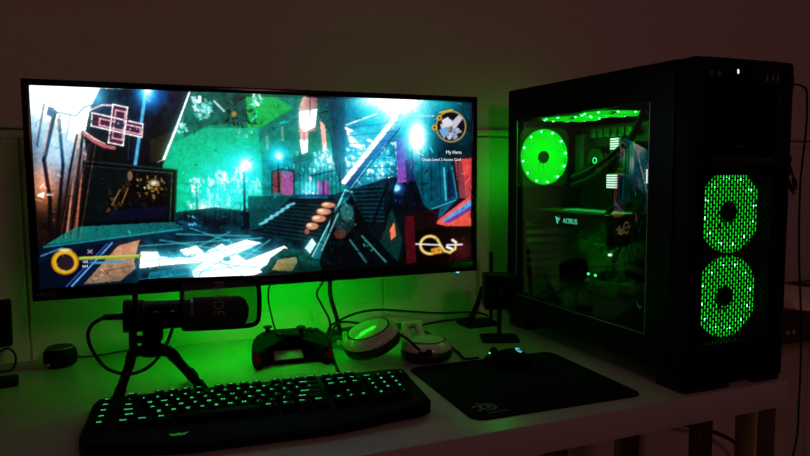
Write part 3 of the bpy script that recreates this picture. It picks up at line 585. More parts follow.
mouse = thing('mouse', 'black gaming mouse with a glowing cyan logo on the pad', 'mouse', (0.655, 1.094, ZD + 0.003), R(132))
mouse.scale = (0.86, 0.86, 0.92)
b = B()   # local: nose along +x
sec = []
n = 18
for i in range(n + 1):
    t = i / n; x = -0.058 + 0.116 * t
    wd = 0.031 * (1 - abs(2 * t - 1) ** 3.2) ** 0.5 * (1 - 0.18 * math.sin(PI * min(1, max(0, (t - 0.3) / 0.5)))) + 0.001
    ht = 0.041 * math.sin(PI * (0.10 + 0.83 * t ** 0.8)) ** 0.75 if 0 < t < 1 else 0.006
    ht = max(0.006, ht * (1 - 0.35 * t ** 2))
    sec.append([b.verts.new((x, wd * math.cos(a), 0.001 + ht * max(0, math.sin(a)) ** 0.8)) for a in [PI * k / 12 for k in range(13)]])
for a_, c_ in zip(sec[:-1], sec[1:]):
    for k in range(12): b.faces.new((a_[k], a_[k + 1], c_[k + 1], c_[k]))
    b.faces.new((a_[12], a_[0], c_[0], c_[12]))
b.faces.new(sec[0]); b.faces.new(sec[-1][::-1])
obj('shell', b, MATTE, mouse, world=False, angle=60)
b = B(); cyl(b, (0.030, -0.0035, 0.029), (0.030, 0.0035, 0.029), 0.009, seg=20, bev=0.001); obj('scroll_wheel', b, RUBBER, mouse, world=False)
b = B(); box(b, (0.034, 0.010, 0.0255), (0.038, 0.0125, 0.0285), 0.0008); obj('indicator_light', b, GLED, mouse, world=False)
b = B(); tube(b, [(0.007 * math.cos(R(a)), 0.0075 * math.sin(R(a)), 0) for a in range(40, 330, 15)], 0.0011, 6, 1, False, False); tube(b, [(0.001, 0.0, 0), (0.006, 0.001, 0), (0.006, -0.005, 0)], 0.0010, 6, 1, False, False)
b.transform(Matrix.Translation((-0.030, 0.003, 0.0385)) @ Matrix.Rotation(R(-24), 4, 'Y') @ Matrix.Rotation(R(-132), 4, 'Z') @ Matrix.Diagonal((1, 1.0, 0.6, 1)))
obj('logo', b, CLED, mouse, world=False)
for s in (1, -1):
    b = B(); prism(b, [(0.010, s * 0.002), (0.054, s * 0.002), (0.052, s * 0.016), (0.036, s * 0.022), (0.010, s * 0.020)], 0, 0.002); b.transform(Matrix.Translation((0, 0, 0.031)) @ Matrix.Rotation(R(18), 4, 'Y') @ Matrix.Translation((-0.004, 0, -0.0)))
    obj('button', b, GLOSSB, mouse, world=False)
b = B(); tube(b, [(0.617, 1.137, 0.753), (0.606, 1.15, 0.748), (0.602, 1.175, 0.7435), (0.612, 1.22, 0.7435), (0.622, 1.36, 0.7435), (0.62, 1.45, 0.7435), (0.68, 1.49, 0.7435), (0.80, 1.50, 0.7435)], 0.0024)
tag(obj('mouse_cable', b, RUBBER), 'thin black cable running from the mouse back to the wall', 'cable')

# ------------------------------------------------------------------ gamepad
gp = thing('game_controller', 'black gamepad with red grip backs on the green lit desk', 'game controller', (0.275, 1.315, ZD), R(-6))
half = [(0.0, 0.045), (0.030, 0.046), (0.052, 0.042), (0.068, 0.024), (0.077, -0.004), (0.082, -0.034), (0.076, -0.055), (0.064, -0.058), (0.052, -0.046), (0.045, -0.022), (0.036, -0.002), (0.024, 0.007), (0.0, 0.008)]
out = half + [(-x, y) for x, y in half[-2:0:-1]]
b = B(); prism(b, out, -0.017, 0.017, None, 0.009, 4)
for v in b.verts:
    e = max(0, (abs(v.co.x) - 0.03) / 0.05); fy = max(0.0, -v.co.y / 0.058)
    v.co.z = v.co.z * (1 + 0.15 * fy) - 0.022 * fy - 0.003 * e
b.transform(Matrix.Translation((0, 0, 0.0395)) @ Matrix.Rotation(R(2), 4, 'X'))
shell = obj('shell', b, MATTE, gp, world=False, angle=70)
md = shell.modifiers.new('sub', 'SUBSURF'); md.levels = 1; md.render_levels = 2
for (x, y) in ((-0.044, 0.024), (0.022, 0.002)):
    b = B(); z = 0.0515
    lathe(b, [(0.0, 0), (0.012, 0), (0.011, 0.003), (0.005, 0.004), (0.0045, 0.012), (0.009, 0.014), (0.0095, 0.017), (0.007, 0.0175), (0.005, 0.016), (0, 0.0158)], Matrix.Translation((x, y, z)), 24); obj('thumbstick', b, RUBBER, gp, world=False)
b = B(); box(b, (-0.031, -0.003, 0.053), (-0.013, 0.003, 0.0575), 0.001); box(b, (-0.025, -0.009, 0.053), (-0.019, 0.009, 0.0575), 0.001); obj('direction_pad', b, GLOSSB, gp, world=False)
for k in range(4):
    a = k * PI / 2; b = B(); cyl(b, (0.046 + 0.010 * math.cos(a), 0.024 + 0.010 * math.sin(a), 0.049), (0.046 + 0.010 * math.cos(a), 0.024 + 0.010 * math.sin(a), 0.057), 0.0048, seg=16, bev=0.0008); obj('button', b, GLOSSB, gp, world=False)
for s in (-1, 1):
    b = B(); prism(b, [(s * 0.026, 0.040), (s * 0.056, 0.036), (s * 0.052, 0.054), (s * 0.028, 0.058)], 0.024, 0.044, None, 0.003); obj('trigger', b, GLOSSB, gp, world=False)
    b = B(); sphere(b, (s * 0.0700, -0.047, 0.0200), 0.0145, (0.62, 0.72, 0.95)); obj('grip_panel', b, RED, gp, world=False)
b = B(); box(b, (-0.028, -0.0015, -0.012), (0.030, 0.0015, 0.012), 0.0012); b.transform(Matrix.Translation((-0.008, -0.021, 0.0170)) @ Matrix.Rotation(R(-58), 4, 'X')); obj('battery_cover', b, PALE, gp, world=False)
b = B(); box(b, (-0.060, -0.034, 0.0015), (0.060, -0.012, 0.0095), 0.003); obj('lower_shell', b, MATTE, gp, world=False)
b = B(); tube(b, [(0.262, 1.376, 0.775), (0.256, 1.40, 0.80), (0.250, 1.42, 0.86), (0.262, 1.40, 0.92), (0.262, 1.30, 0.97), (0.262, 1.275, 1.0)], 0.0021)
tag(obj('controller_cable', b, RUBBER), 'thin black cable rising from the gamepad to behind the monitor', 'cable')

# ------------------------------------------------------------------ headphones
hp = thing('headphones', 'white over-ear headphones lying with both ear cups turned up', 'headphones', (0.47, 1.29, ZD))
def cup(M, hinge):
    b = B(); lathe(b, [(0.018, 0.0), (0.040, 0.0), (0.0485, 0.006), (0.0500, 0.015), (0.047, 0.022), (0.018, 0.022)], M, 40, 1.0, 1.08); c = obj('ear_cushion', b, CUSH, hp)
    b = B(); lathe(b, [(0.0, 0.0205), (0.046, 0.0205), (0.0490, 0.0235), (0.0487, 0.029), (0.045, 0.0345), (0.0375, 0.0395), (0.0365, 0.0385), (0.0355, 0.0385), (0.0345, 0.0405), (0.020, 0.0435), (0.0, 0.0445)], M, 48, 1.0, 1.08); s = obj('ear_cup', b, WHITEP, hp)
    b = B(); lathe(b, [(0.0342, 0.0396), (0.0378, 0.0390), (0.0378, 0.0398), (0.0360, 0.0404), (0.0342, 0.0404)], M, 48, 1.0, 1.08); obj('groove_ring', b, RUBBER, s)
    return s
M1 = Matrix.Translation((0.432, 1.242, ZD + 0.0275)) @ Matrix.Rotation(R(-19), 4, 'Y') @ Matrix.Rotation(R(5), 4, 'X') @ Matrix.Diagonal((1.20, 1.10, 1.10, 1))
cup(M1, 0)
M2 = Matrix.Translation((0.535, 1.212, ZD + 0.002)) @ Matrix.Diagonal((1.06, 1.06, 1.0, 1))
s2 = cup(M2, 1)
b = B()
for x in (-0.020, 0.012):
    tube(b, [(0.528 + x, 1.245, ZD + 0.036), (0.526 + x, 1.256, ZD + 0.052), (0.530 + x, 1.268, ZD + 0.066)], lambda t: 0.0105 - 0.004 * t, 10)
box(b, (0.512, 1.258, ZD + 0.058), (0.549, 1.274, ZD + 0.067), 0.003)
obj('yoke', b, WHITEP, hp)
b = B(); box(b, (0.395, 1.338, ZD + 0.012), (0.407, 1.352, ZD + 0.040), 0.004); box(b, (0.385, 1.345, ZD + 0.010), (0.43, 1.362, ZD + 0.022), 0.004); obj('yoke', b, WHITEP, hp)
b = B(); tube(b, [(0.40, 1.352, ZD + 0.024), (0.375, 1.40, ZD + 0.014), (0.40, 1.45, ZD + 0.013), (0.46, 1.468, ZD + 0.013), (0.52, 1.44, ZD + 0.020), (0.548, 1.34, ZD + 0.040), (0.531, 1.272, ZD + 0.060)], 0.012, 10, 8, False, True, 0.55)
obj('headband', b, CUSH, hp)
b = B(); cyl(b, (0.518, 1.166, ZD + 0.027), (0.518, 1.157, ZD + 0.028), 0.007, seg=16, bev=0.001); box(b, (0.498, 1.160, ZD + 0.023), (0.516, 1.172, ZD + 0.030), 0.003); obj('control_buttons', b, RUBBER, hp)
b = B(); tube(b, [(0.348, 1.24, 0.7455), (0.356, 1.29, 0.7465), (0.364, 1.330, 0.775), (0.385, 1.340, 0.802), (0.415, 1.285, 0.810), (0.445, 1.245, 0.808), (0.480, 1.205, 0.795), (0.500, 1.175, 0.775), (0.508, 1.168, 0.766)], 0.0028)
obj('cord', b, RUBBER, hp)

# ------------------------------------------------------------------ cables behind
b = B(); tube(b, [(0.352, 1.275, 0.99), (0.358, 1.30, 0.93), (0.376, 1.37, 0.86), (0.398, 1.40, 0.80), (0.41, 1.41, 0.747), (0.40, 1.48, 0.745)], 0.0048)
tag(obj('power_cable', b, RUBBER), 'thickest black cable dropping from the monitor behind the headphones', 'cable')
b = B(); tube(b, [(0.34, 1.262, 0.98), (0.352, 1.32, 0.91), (0.354, 1.40, 0.86), (0.368, 1.42, 0.83), (0.388, 1.425, 0.79), (0.395, 1.435, 0.7435), (0.43, 1.49, 0.7435)], 0.0024)
tag(obj('video_cable', b, RUBBER), 'thin black cable slanting down from the monitor into the thick cable', 'cable')
b = B(); tube(b, [(0.340, 1.19, 0.7435), (0.352, 1.26, 0.746), (0.372, 1.37, 0.754), (0.385, 1.42, 0.772), (0.42, 1.46, 0.778), (0.48, 1.50, 0.784), (0.54, 1.508, 0.785), (0.62, 1.505, 0.774), (0.70, 1.50, 0.764), (0.80, 1.50, 0.757), (0.84, 1.50, 0.745)], 0.0026)
tag(obj('long_cable', b, RUBBER), 'long thin cable arching along the wall from the keyboard to the tower', 'cable')

# ------------------------------------------------------------------ microphone on tripod
mic = thing('microphone', 'black desktop microphone lying level with a gauze pop shield', 'microphone', (0.01, 1.15, ZD))
MYm = 1.15
def mp(x, y, Y=MYm):   # where a pixel's line of sight crosses the microphone's plane
    q = WMAT @ np.array([x - CX, y - CY, F]); q = q / q[1] * Y
    return Vector((q[0], q[1], q[2] + ZC))
A0, A1 = mp(123, 316.5), mp(248, 311)
dirx = (A1 - A0).normalized()
Mm = Matrix.Translation(A0) @ Vector((0, 0, 1)).rotation_difference(dirx).to_matrix().to_4x4()
L = (A1 - A0).length
b = B(); lathe(b, [(0, 0), (0.024, 0), (0.0262, 0.002), (0.0262, 0.030), (0.0235, 0.033), (0.0235, 0.11), (0, 0.11)], Mm); obj('body', b, BLACK, mic)
b = B(); lathe(b, [(0.0, 0.108), (0.0255, 0.108), (0.0270, 0.112), (0.0270, L - 0.014), (0.020, L - 0.004), (0.010, L), (0, L)], Mm); g = obj('grille', b, MATTE, mic)
b = B(); lathe(b, [(0.0205, 0.104), (0.0258, 0.104), (0.0258, 0.1085), (0.0205, 0.1085)], Mm); obj('trim_ring', b, GREY, mic)
for k, zz in enumerate((0.050, 0.075)):
    b = B(); p = A0 + dirx * zz + V(0, -0.0215, 0.004); cyl(b, p + V(0, 0.003, 0), p + V(0, -0.004, 0), 0.007, seg=20, bev=0.001); obj('knob', b, GLOSSB, mic)
# pop shield: wire frame and bulging gauze
YS = MYm - 0.035
fr = [mp(136, 322, YS), mp(135, 300, YS), mp(138, 285, YS), mp(150, 281, YS), mp(200, 279.5, YS), mp(245, 278, YS), mp(256, 281, YS), mp(259, 292, YS), mp(259, 314, YS), mp(256, 323, YS), mp(245, 326, YS), mp(210, 328, YS), mp(184, 329, YS)]
for p in fr: p.y = YS
bar = [mp(179, 279.8, YS), mp(182, 283, YS), mp(182, 305, YS), mp(184, 329, YS)]
b = B(); tube(b, fr, 0.0040, 8, 4); tube(b, bar, 0.0034, 8, 4); tube(b, [fr[-1], fr[-1] + V(0.0, 0.02, 0.004), A0 + dirx * 0.10 + V(0, 0, -0.0225)], 0.0035, 8, 4); tube(b, [fr[0], fr[0] + V(0, 0.02, -0.002), A0 + dirx * 0.02 + V(0, 0, -0.0225)], 0.003, 8, 4)
obj('pop_shield_frame', b, BLACK, mic)
b = B(); x0, x1 = mp(182, 300, YS).x, mp(259, 300, YS).x; zt0, zt1 = mp(182, 280, YS).z, mp(259, 279, YS).z; zb0, zb1 = mp(184, 329, YS).z, mp(259, 325, YS).z
nx, nz = 20, 10; grid = []
for i in range(nx + 1):
    u = i / nx; X = x0 + (x1 - x0) * u; top = zt0 + (zt1 - zt0) * u; bot = zb0 + (zb1 - zb0) * u
    cr = 0.010 * max(0, (u - 0.88) / 0.12) ** 2
    grid.append([b.verts.new((X, YS - 0.014 * math.sin(PI * j / nz) ** 0.7 * math.sin(PI * min(1, 0.15 + u)) ** 0.4 if 0 < j < nz else YS, bot + cr + (top - bot - 2 * cr) * j / nz)) for j in range(nz + 1)])
for i in range(nx):
    for j in range(nz): b.faces.new((grid[i][j], grid[i + 1][j], grid[i + 1][j + 1], grid[i][j + 1]))
gz = obj('pop_shield_gauze', b, GAUZE, mic)
b = B(); c = mp(218, 299, YS - 0.0155); add(b, text_bm('R\u00d8DE', 0.026, 0.0003, sx=0.85), axes((c.x, YS - 0.0155, c.z), (0, 0, -1), (1, 0, 0), (0, -1, 0))); obj('brand_mark', b, PRINT, mic)
b = B(); p = A0 - dirx * 0.0; cyl(b, p + V(0, 0, 0.0), p - dirx * 0.030, 0.0055, 0.0042, 16, 0.001); obj('plug', b, RUBBER, mic)
b = B(); tube(b, [p - dirx * 0.028, mp(92, 325), mp(88, 337), mp(94, 353), mp(108, 369, 1.17), mp(130, 374, 1.19), mp(150, 366, 1.20), mp(163, 350, 1.19), mp(170, 336, 1.19), mp(174, 322, 1.19)], 0.0028)
obj('cord', b, RUBBER, mic)
hub = mp(152, 352)
b = B(); cyl(b, mp(153, 326), mp(153, 340), 0.0165, 0.0165, 20, 0.002); cyl(b, mp(152, 338), mp(151.5, 350), 0.014, 0.017, 20, 0.002); sphere(b, mp(152, 350), 0.020, (1.2, 1, 0.6)); obj('mount', b, BLACK, mic)
b = B(); k0, k1 = mp(146, 340, 1.142), mp(133, 339, 1.125); cyl(b, k0, k1, 0.006, seg=12); cyl(b, k1 - V(0.006, 0, 0), k1 + V(0.006, 0, 0), 0.0155, seg=14, bev=0.003); obj('tightening_knob', b, RUBBER, mic)
h0 = hub
for foot, e in ((V(-0.052, 1.163, ZD), mp(134, 352, 1.145)), (V(0.094, 1.152, ZD), mp(170, 352, 1.145)), (V(0.082, 1.26, ZD), mp(166, 351, 1.17))):
    b = B(); ft = Vector((foot.x, foot.y, ZD + 0.004)); tube(b, [h0, e, e + (ft - e) * 0.25, e + (ft - e) * 0.6, ft], lambda t: 0.0088 - 0.0014 * t, 10, 6)
    lg = obj('leg', b, BLACK, mic); dd = (ft - e).normalized()
    b = B(); cyl(b, ft - dd * 0.028, ft - dd * 0.0005, 0.0098, 0.0078, 14, 0.0015); obj('rubber_foot', b, RUBBER, lg)

# ------------------------------------------------------------------ small round speaker
pk = thing('puck_speaker', 'small round black speaker by the wall left of the microphone', 'speaker', (-0.163, 1.462, ZD))
pk.scale = (0.88, 0.88, 0.88)
b = B(); lathe(b, [(0, 0), (0.026, 0), (0.033, 0.006), (0.036, 0.018), (0.034, 0.033), (0.030, 0.041), (0.027, 0.043), (0, 0.043)], Matrix.Translation((0, 0, 0))); obj('body', b, BLACK, pk, world=False)
b = B(); lathe(b, [(0.0, 0.0425), (0.026, 0.0425), (0.025, 0.0455), (0.014, 0.048), (0, 0.0485)], None); obj('grille', b, INNER, pk, world=False)
b = B(); lathe(b, [(0.0263, 0.0425), (0.029, 0.0425), (0.0288, 0.0442), (0.0265, 0.0442)], None); obj('rim', b, GREY, pk, world=False)
b = B(); p0 = Vector((-0.166, 1.462, ZD)) + V(-0.026, -0.026, 0.012); box(b, (-0.029, -0.030, 0.007), (-0.018, -0.022, 0.013), 0.001); obj('label_tag', b, GREY, pk, world=False)
b = B(); tube(b, [(-0.135, 1.475, 0.752), (-0.12, 1.480, 0.748), (-0.09, 1.50, 0.743), (-0.05, 1.515, 0.743), (0.05, 1.52, 0.743)], 0.0018); tag(obj('speaker_cable', b, RUBBER), 'short black cable leaving the small round speaker along the wall', 'cable')

# ------------------------------------------------------------------ satellite speakers on stands
def satellite(loc, rz, label):
    t = thing('satellite_speaker', label, 'speaker', loc, rz, 'square satellite speakers on stands')
    b = B(); prism(b, rrect(0.085, 0.07, 0.010), 0.0, 0.006, None, 0.002); obj('stand_base', b, BLACK, t, world=False)
    b = B(); cyl(b, (0, 0.004, 0.004), (0, 0.004, 0.085), 0.005, seg=14); obj('pole', b, BLACK, t, world=False)
    b = B(); box(b, (-0.037, -0.028, 0.074), (0.037, 0.036, 0.152), 0.004); obj('cabinet', b, BLACK, t, world=False)
    b = B(); box(b, (-0.034, -0.0305, 0.077), (0.034, -0.0275, 0.149), 0.001); gr = obj('grille', b, MATTE, t, world=False)
    b = B()
    for x, z in ((-0.004, 0.122), (0.004, 0.122), (0.0, 0.116), (-0.003, 0.110)): cyl(b, (x, -0.0303, z), (x, -0.0312, z), 0.0013, seg=8)
    obj('tweeter_glints', b, GREY, gr, world=False)  # grey dots stand in for glints on the tweeter
    return t
satellite((0.753, 1.288, ZD), R(-22), 'square black satellite speaker on a thin stand beside the computer tower')
satellite((-0.267, 1.372, ZD), R(8), 'black satellite speaker on a stand at the left edge, cut by the frame')
b = B(); tube(b, [(-0.262, 1.41, 0.79), (-0.246, 1.42, 0.795), (-0.236, 1.43, 0.775), (-0.245, 1.44, 0.748), (-0.27, 1.45, 0.743)], 0.002); tag(obj('left_cable', b, RUBBER), 'thin cable curling behind the speaker at the left edge', 'cable')

# slanted aerial by the wall
an = thing('desk_aerial', 'slim slanted black aerial on a foot behind the right satellite speaker', 'antenna', (0.775, 1.44, ZD))
b = B(); box(b, (0.735, 1.405, ZD), (0.825, 1.475, ZD + 0.007), 0.002); obj('foot', b, BLACK, an)
b = B(); tube(b, [(0.747, 1.43, ZD + 0.005), (0.772, 1.43, ZD + 0.055), (0.787, 1.43, ZD + 0.098)], lambda t: 0.011 - 0.004 * t, 10, 4, False, True, 0.6); obj('blade', b, MATTE, an)
b = B(); tube(b, [(0.822, 1.45, ZD + 0.005), (0.822, 1.45, ZD + 0.10), (0.822, 1.45, ZD + 0.182)], 0.0046, 8, 3); obj('rod', b, BLACK, an)

# ------------------------------------------------------------------ computer tower
PX0, PX1, PY0, PY1, PZ1 = 0.85, 1.078, 0.828, 1.415, 1.313
pc = thing('computer_tower', 'large black computer tower with windowed side and green lit fans', 'computer', (0.964, 1.12, ZD))
CARDGLOW = mat('backplate highlight glow', (0.1, 0.5, 0.2), 0.4, emit=(0.02, 1.0, 0.16), strength=0.32)
ZB = 0.768
b = B()
box(b, (PX1 - 0.006, PY0 + 0.04, ZB), (PX1, PY1, PZ1 - 0.003), 0.002)                                 # far side
box(b, (PX0 + 0.004, PY0 + 0.04, ZB), (PX1, PY1, ZB + 0.008), 0.002)                                  # bottom
prism(b, [(PY0 + 0.04, 1.296), (PY1, 1.296), (PY1, PZ1 + 0.010), (PY0 + 0.04, PZ1)], PX0 + 0.002, PX1, Matrix(((0, 0, 1, 0), (1, 0, 0, 0), (0, 1, 0, 0), (0, 0, 0, 1))), 0.002)                                       # top
FX, FZ, FS = 0.930, 1.160, 0.072                                                                       # rear fan opening
for lo, hi in (((PX0, 1.403, ZB), (PX1, PY1, FZ - FS)), ((PX0, 1.403, FZ + FS), (PX1, PY1, PZ1 - 0.004)), ((PX0, 1.403, FZ - FS), (FX - FS, PY1, FZ + FS)), ((FX + FS, 1.403, FZ - FS), (PX1, PY1, FZ + FS))):
    box(b, lo, hi)
obj('chassis', b, STEEL, pc)
WY0, WY1, WZ0, WZ1 = 0.930, 1.376, 0.824, 1.247
b = B()
for lo, hi in (((PX0, PY0 + 0.045, ZB), (PX0 + 0.005, WY0, PZ1 - 0.002)), ((PX0, WY1, ZB), (PX0 + 0.005, PY1, PZ1 - 0.002)), ((PX0, WY0, ZB), (PX0 + 0.005, WY1, WZ0)), ((PX0, WY0, WZ1), (PX0 + 0.005, WY1, PZ1 - 0.002))):
    box(b, lo, hi)
prism(b, [(PY0 + 0.045, PZ1 - 0.004), (PY1, PZ1 - 0.004), (PY1, PZ1 + 0.008), (PY0 + 0.045, PZ1 - 0.002)], PX0, PX0 + 0.005, Matrix(((0, 0, 1, 0), (1, 0, 0, 0), (0, 1, 0, 0), (0, 0, 0, 1))))
sp = obj('side_panel', b, STEEL, pc, smooth=False)
b = B(); box(b, (PX0 + 0.0052, WY0 - 0.012, WZ0 - 0.012), (PX0 + 0.0085, WY1 + 0.012, WZ1 + 0.012), 0.0005); obj('window', b, GLASS, sp)
b = B(); 
for lo, hi in (((PX0 - 0.0006, WY0, WZ0), (PX0 + 0.001, WY0 + 0.0014, WZ1)), ((PX0 - 0.0006, WY1 - 0.0014, WZ0), (PX0 + 0.001, WY1, WZ1)), ((PX0 - 0.0006, WY0, WZ0), (PX0 + 0.001, WY1, WZ0 + 0.0014))): box(b, lo, hi)
obj('window_rim', b, GREY, sp)
# front panel: a frame round the grille, drive bay covers and the control strip
GX0, GX1, GZ0, GZ1 = 0.883, 1.042, 0.822, 1.116
b = B()
box(b, (PX0, PY0, ZD + 0.008), (GX0, PY0 + 0.044, PZ1), 0.009, seg=4); box(b, (GX1, PY0, ZD + 0.008), (PX1 + 0.004, PY0 + 0.044, PZ1), 0.009, seg=4)
box(b, (GX0 - 0.01, PY0 + 0.004, ZD + 0.010), (GX1 + 0.01, PY0 + 0.044, GZ0), 0.002); box(b, (GX0 - 0.01, PY0, 1.262), (GX1 + 0.01, PY0 + 0.044, PZ1), 0.005)
box(b, (GX0 - 0.01, PY0 + 0.003, GZ1), (GX1 + 0.01, PY0 + 0.04, 1.134), 0.001)
obj('front_panel', b, BLACK, pc)
for z0, z1 in ((1.148, 1.203), (1.205, 1.260)):
    b = B(); box(b, (GX0 + 0.001, PY0 + 0.004, z0), (GX1 - 0.001, PY0 + 0.04, z1), 0.0015); obj('bay_cover', b, MATTE, pc)
b = B(); box(b, (GX0 + 0.001, PY0 + 0.003, 1.135), (GX1 - 0.001, PY0 + 0.12, 1.147), 0.001); od = obj('optical_drive', b, GLOSSB, pc)
b = B(); box(b, (GX0 + 0.006, PY0 + 0.0015, 1.1435), (GX1 - 0.008, PY0 + 0.004, 1.1452)); obj('drive_slot', b, HEATS, od)
b = B(); add(b, text_bm('asus', 0.009), FRONT((0.957, PY0 + 0.0037, 1.166))); obj('brand_mark', b, PRINTD, pc)
for x in (0.883, 0.900):
    b = B(); lathe(b, [(0.0018, 0), (0.0036, 0), (0.0036, 0.001), (0.0018, 0.001)], FRONT((x, PY0 + 0.0002, 1.285)), 18); obj('audio_jack', b, GREY, pc)
for x in (1.012, 1.026, 1.037):
    b = B(); box(b, (x - 0.0014, PY0 - 0.0006, 1.2775), (x + 0.0014, PY0 + 0.002, 1.2895), 0.0004); obj('usb_port', b, GREY, pc)
b = B(); box(b, (0.9415, PY0 - 0.0008, 1.287), (0.9455, PY0 + 0.002, 1.2945), 0.001); obj('power_light', b, WGLOW, pc)
# front grille: steel bars in a brick pattern with real openings
b = B(); nx, nz = 24, 26; dx = (GX1 - GX0) / nx; dz = (GZ1 - GZ0) / nz
def quadbar(bm, x0, x1, z0, z1, y0, y1):
    vs = [bm.verts.new(p) for p in ((x0, y0, z0), (x1, y0, z0), (x1, y0, z1), (x0, y0, z1), (x0, y1, z0), (x1, y1, z0), (x1, y1, z1), (x0, y1, z1))]
    for q in ((0, 1, 2, 3), (5, 4, 7, 6), (4, 0, 3, 7), (1, 5, 6, 2), (3, 2, 6, 7), (4, 5, 1, 0)): bm.faces.new([vs[i] for i in q])
for i in range(nx + 1):
    x = GX0 + i * dx; quadbar(b, x - 0.0016, x + 0.0016, GZ0, GZ1, PY0 + 0.006, PY0 + 0.0072)
    if i < nx:
        for j in range(nz + 1):
            z = GZ0 + (j + (0.5 if i % 2 else 0)) * dz
            if z < GZ1: quadbar(b, x + 0.0016, x + dx - 0.0016, z - 0.0017, z + 0.0017, PY0 + 0.006, PY0 + 0.0072)
obj('front_grille', b, MATTE, pc, smooth=False)
# feet
for x0, fw in ((PX0 + 0.001, 0.105), (PX1 - 0.062, 0.062)):
    for y0 in (PY0 + 0.004, PY1 - 0.075):
        b = B(); box(b, (x0, y0, ZD), (x0 + fw, y0 + 0.07, ZB + 0.002), 0.004); obj('foot', b, RUBBER, pc)

def fan(M, rad, name='cooling_fan', beads=12, depth=0.022, phase=0.0, hub=0.0148, lift=0.0, inset=0.0045):
    # local: axis +z is the side seen; origin in the middle of that face
    s = rad + 0.004
    b = B(); n = 40; ri, ro = [], []
    sq = rrect(2 * s, 2 * s, 0.012, 9)
    def hit(a):   # rounded square outline at angle a
        return min(sq, key=lambda p: abs((math.atan2(p[1], p[0]) - a + PI) % (2 * PI) - PI))
    for z in (0.0, -depth):
        ri.append([b.verts.new((rad * math.cos(2 * PI * k / n), rad * math.sin(2 * PI * k / n), z)) for k in range(n)])
        o_ = []
        for k in range(n):
            a = 2 * PI * k / n; c, s_ = math.cos(a), math.sin(a); t = s / max(abs(c), abs(s_)); t = min(t, s * 1.30)
            o_.append(b.verts.new((t * c, t * s_, z)))
        ro.append(o_)
    for k in range(n):
        k2 = (k + 1) % n
        b.faces.new((ri[0][k], ro[0][k], ro[0][k2], ri[0][k2])); b.faces.new((ri[1][k2], ro[1][k2], ro[1][k], ri[1][k]))
        b.faces.new((ro[0][k], ro[1][k], ro[1][k2], ro[0][k2])); b.faces.new((ri[0][k2], ri[1][k2], ri[1][k], ri[0][k]))
    b.transform(M); fr_ = obj(name, b, INNER, pc)
    b = B(); nb = 11
    for q in range(nb):
        a0 = 2 * PI * q / nb + phase; g = []
        for i in range(5):
            t = i / 4; r_ = 0.0135 + (rad - 0.015) * t; row = []
            for j in range(4):
                u = j / 3; a = a0 + (2 * PI / nb) * (1.22 * u) + 0.55 * t
                row.append(b.verts.new((r_ * math.cos(a), r_ * math.sin(a), lift - 0.0015 - 0.007 * u)))
            g.append(row)
        for i in range(4):
            for j in range(3): b.faces.new((g[i][j], g[i + 1][j], g[i + 1][j + 1], g[i][j + 1]))
    b.transform(M); obj('fan_blades', b, BLADE, fr_, angle=60)
    b = B(); lathe(b, [(0, -0.016), (hub, -0.016), (hub, -0.001), (hub - 0.0018, 0.001), (0.008, 0.001), (0.008, 0.0016), (0.0065, 0.0016), (0.0065, 0.001), (0, 0.001)], M, 28); obj('fan_hub', b, RUBBER, fr_)
    b = B(); lathe(b, [(rad - 0.0045, 0.0), (rad - 0.0045, 0.0012), (rad + 0.0015, 0.0012), (rad + 0.0015, 0.0)], M, 48); obj('fill_glow_ring', b, BLADE, fr_)  # added ring that glows to fill the fan's edge with green
    for q in range(beads):
        a = 2 * PI * (q + 0.3) / beads; b = B()
        c = M @ Vector(((rad - inset) * math.cos(a), (rad - inset) * math.sin(a), 0.001)); sphere(b, c, 0.0029, seg=8); obj('light_bead', b, FLED, fr_)
    return fr_
fan(axes((FX, 1.378, FZ), (1, 0, 0), (0, 0, 1), (0, -1, 0)), 0.067)
fan(axes((0.974, PY0 + 0.034, 1.0510), (1, 0, 0), (0, 0, 1), (0, -1, 0)), 0.0725, hub=0.0185, inset=0.0125, phase=0.4)
fan(axes((0.971, PY0 + 0.034, 0.8980), (1, 0, 0), (0, 0, 1), (0, -1, 0)), 0.0725, hub=0.0185, inset=0.0125, phase=0.1)
fan(axes((0.962, 1.313, 1.250), (1, 0, 0), (0, -1, 0), (0, 0, -1)), 0.069, beads=10, lift=0.006)
fan(axes((0.962, 1.168, 1.250), (1, 0, 0), (0, -1, 0), (0, 0, -1)), 0.069, beads=10, lift=0.006)
b = B(); box(b, (0.890, 1.06, 1.273), (1.034, 1.385, 1.2955), 0.003)
obj('radiator', b, INNER, pc)
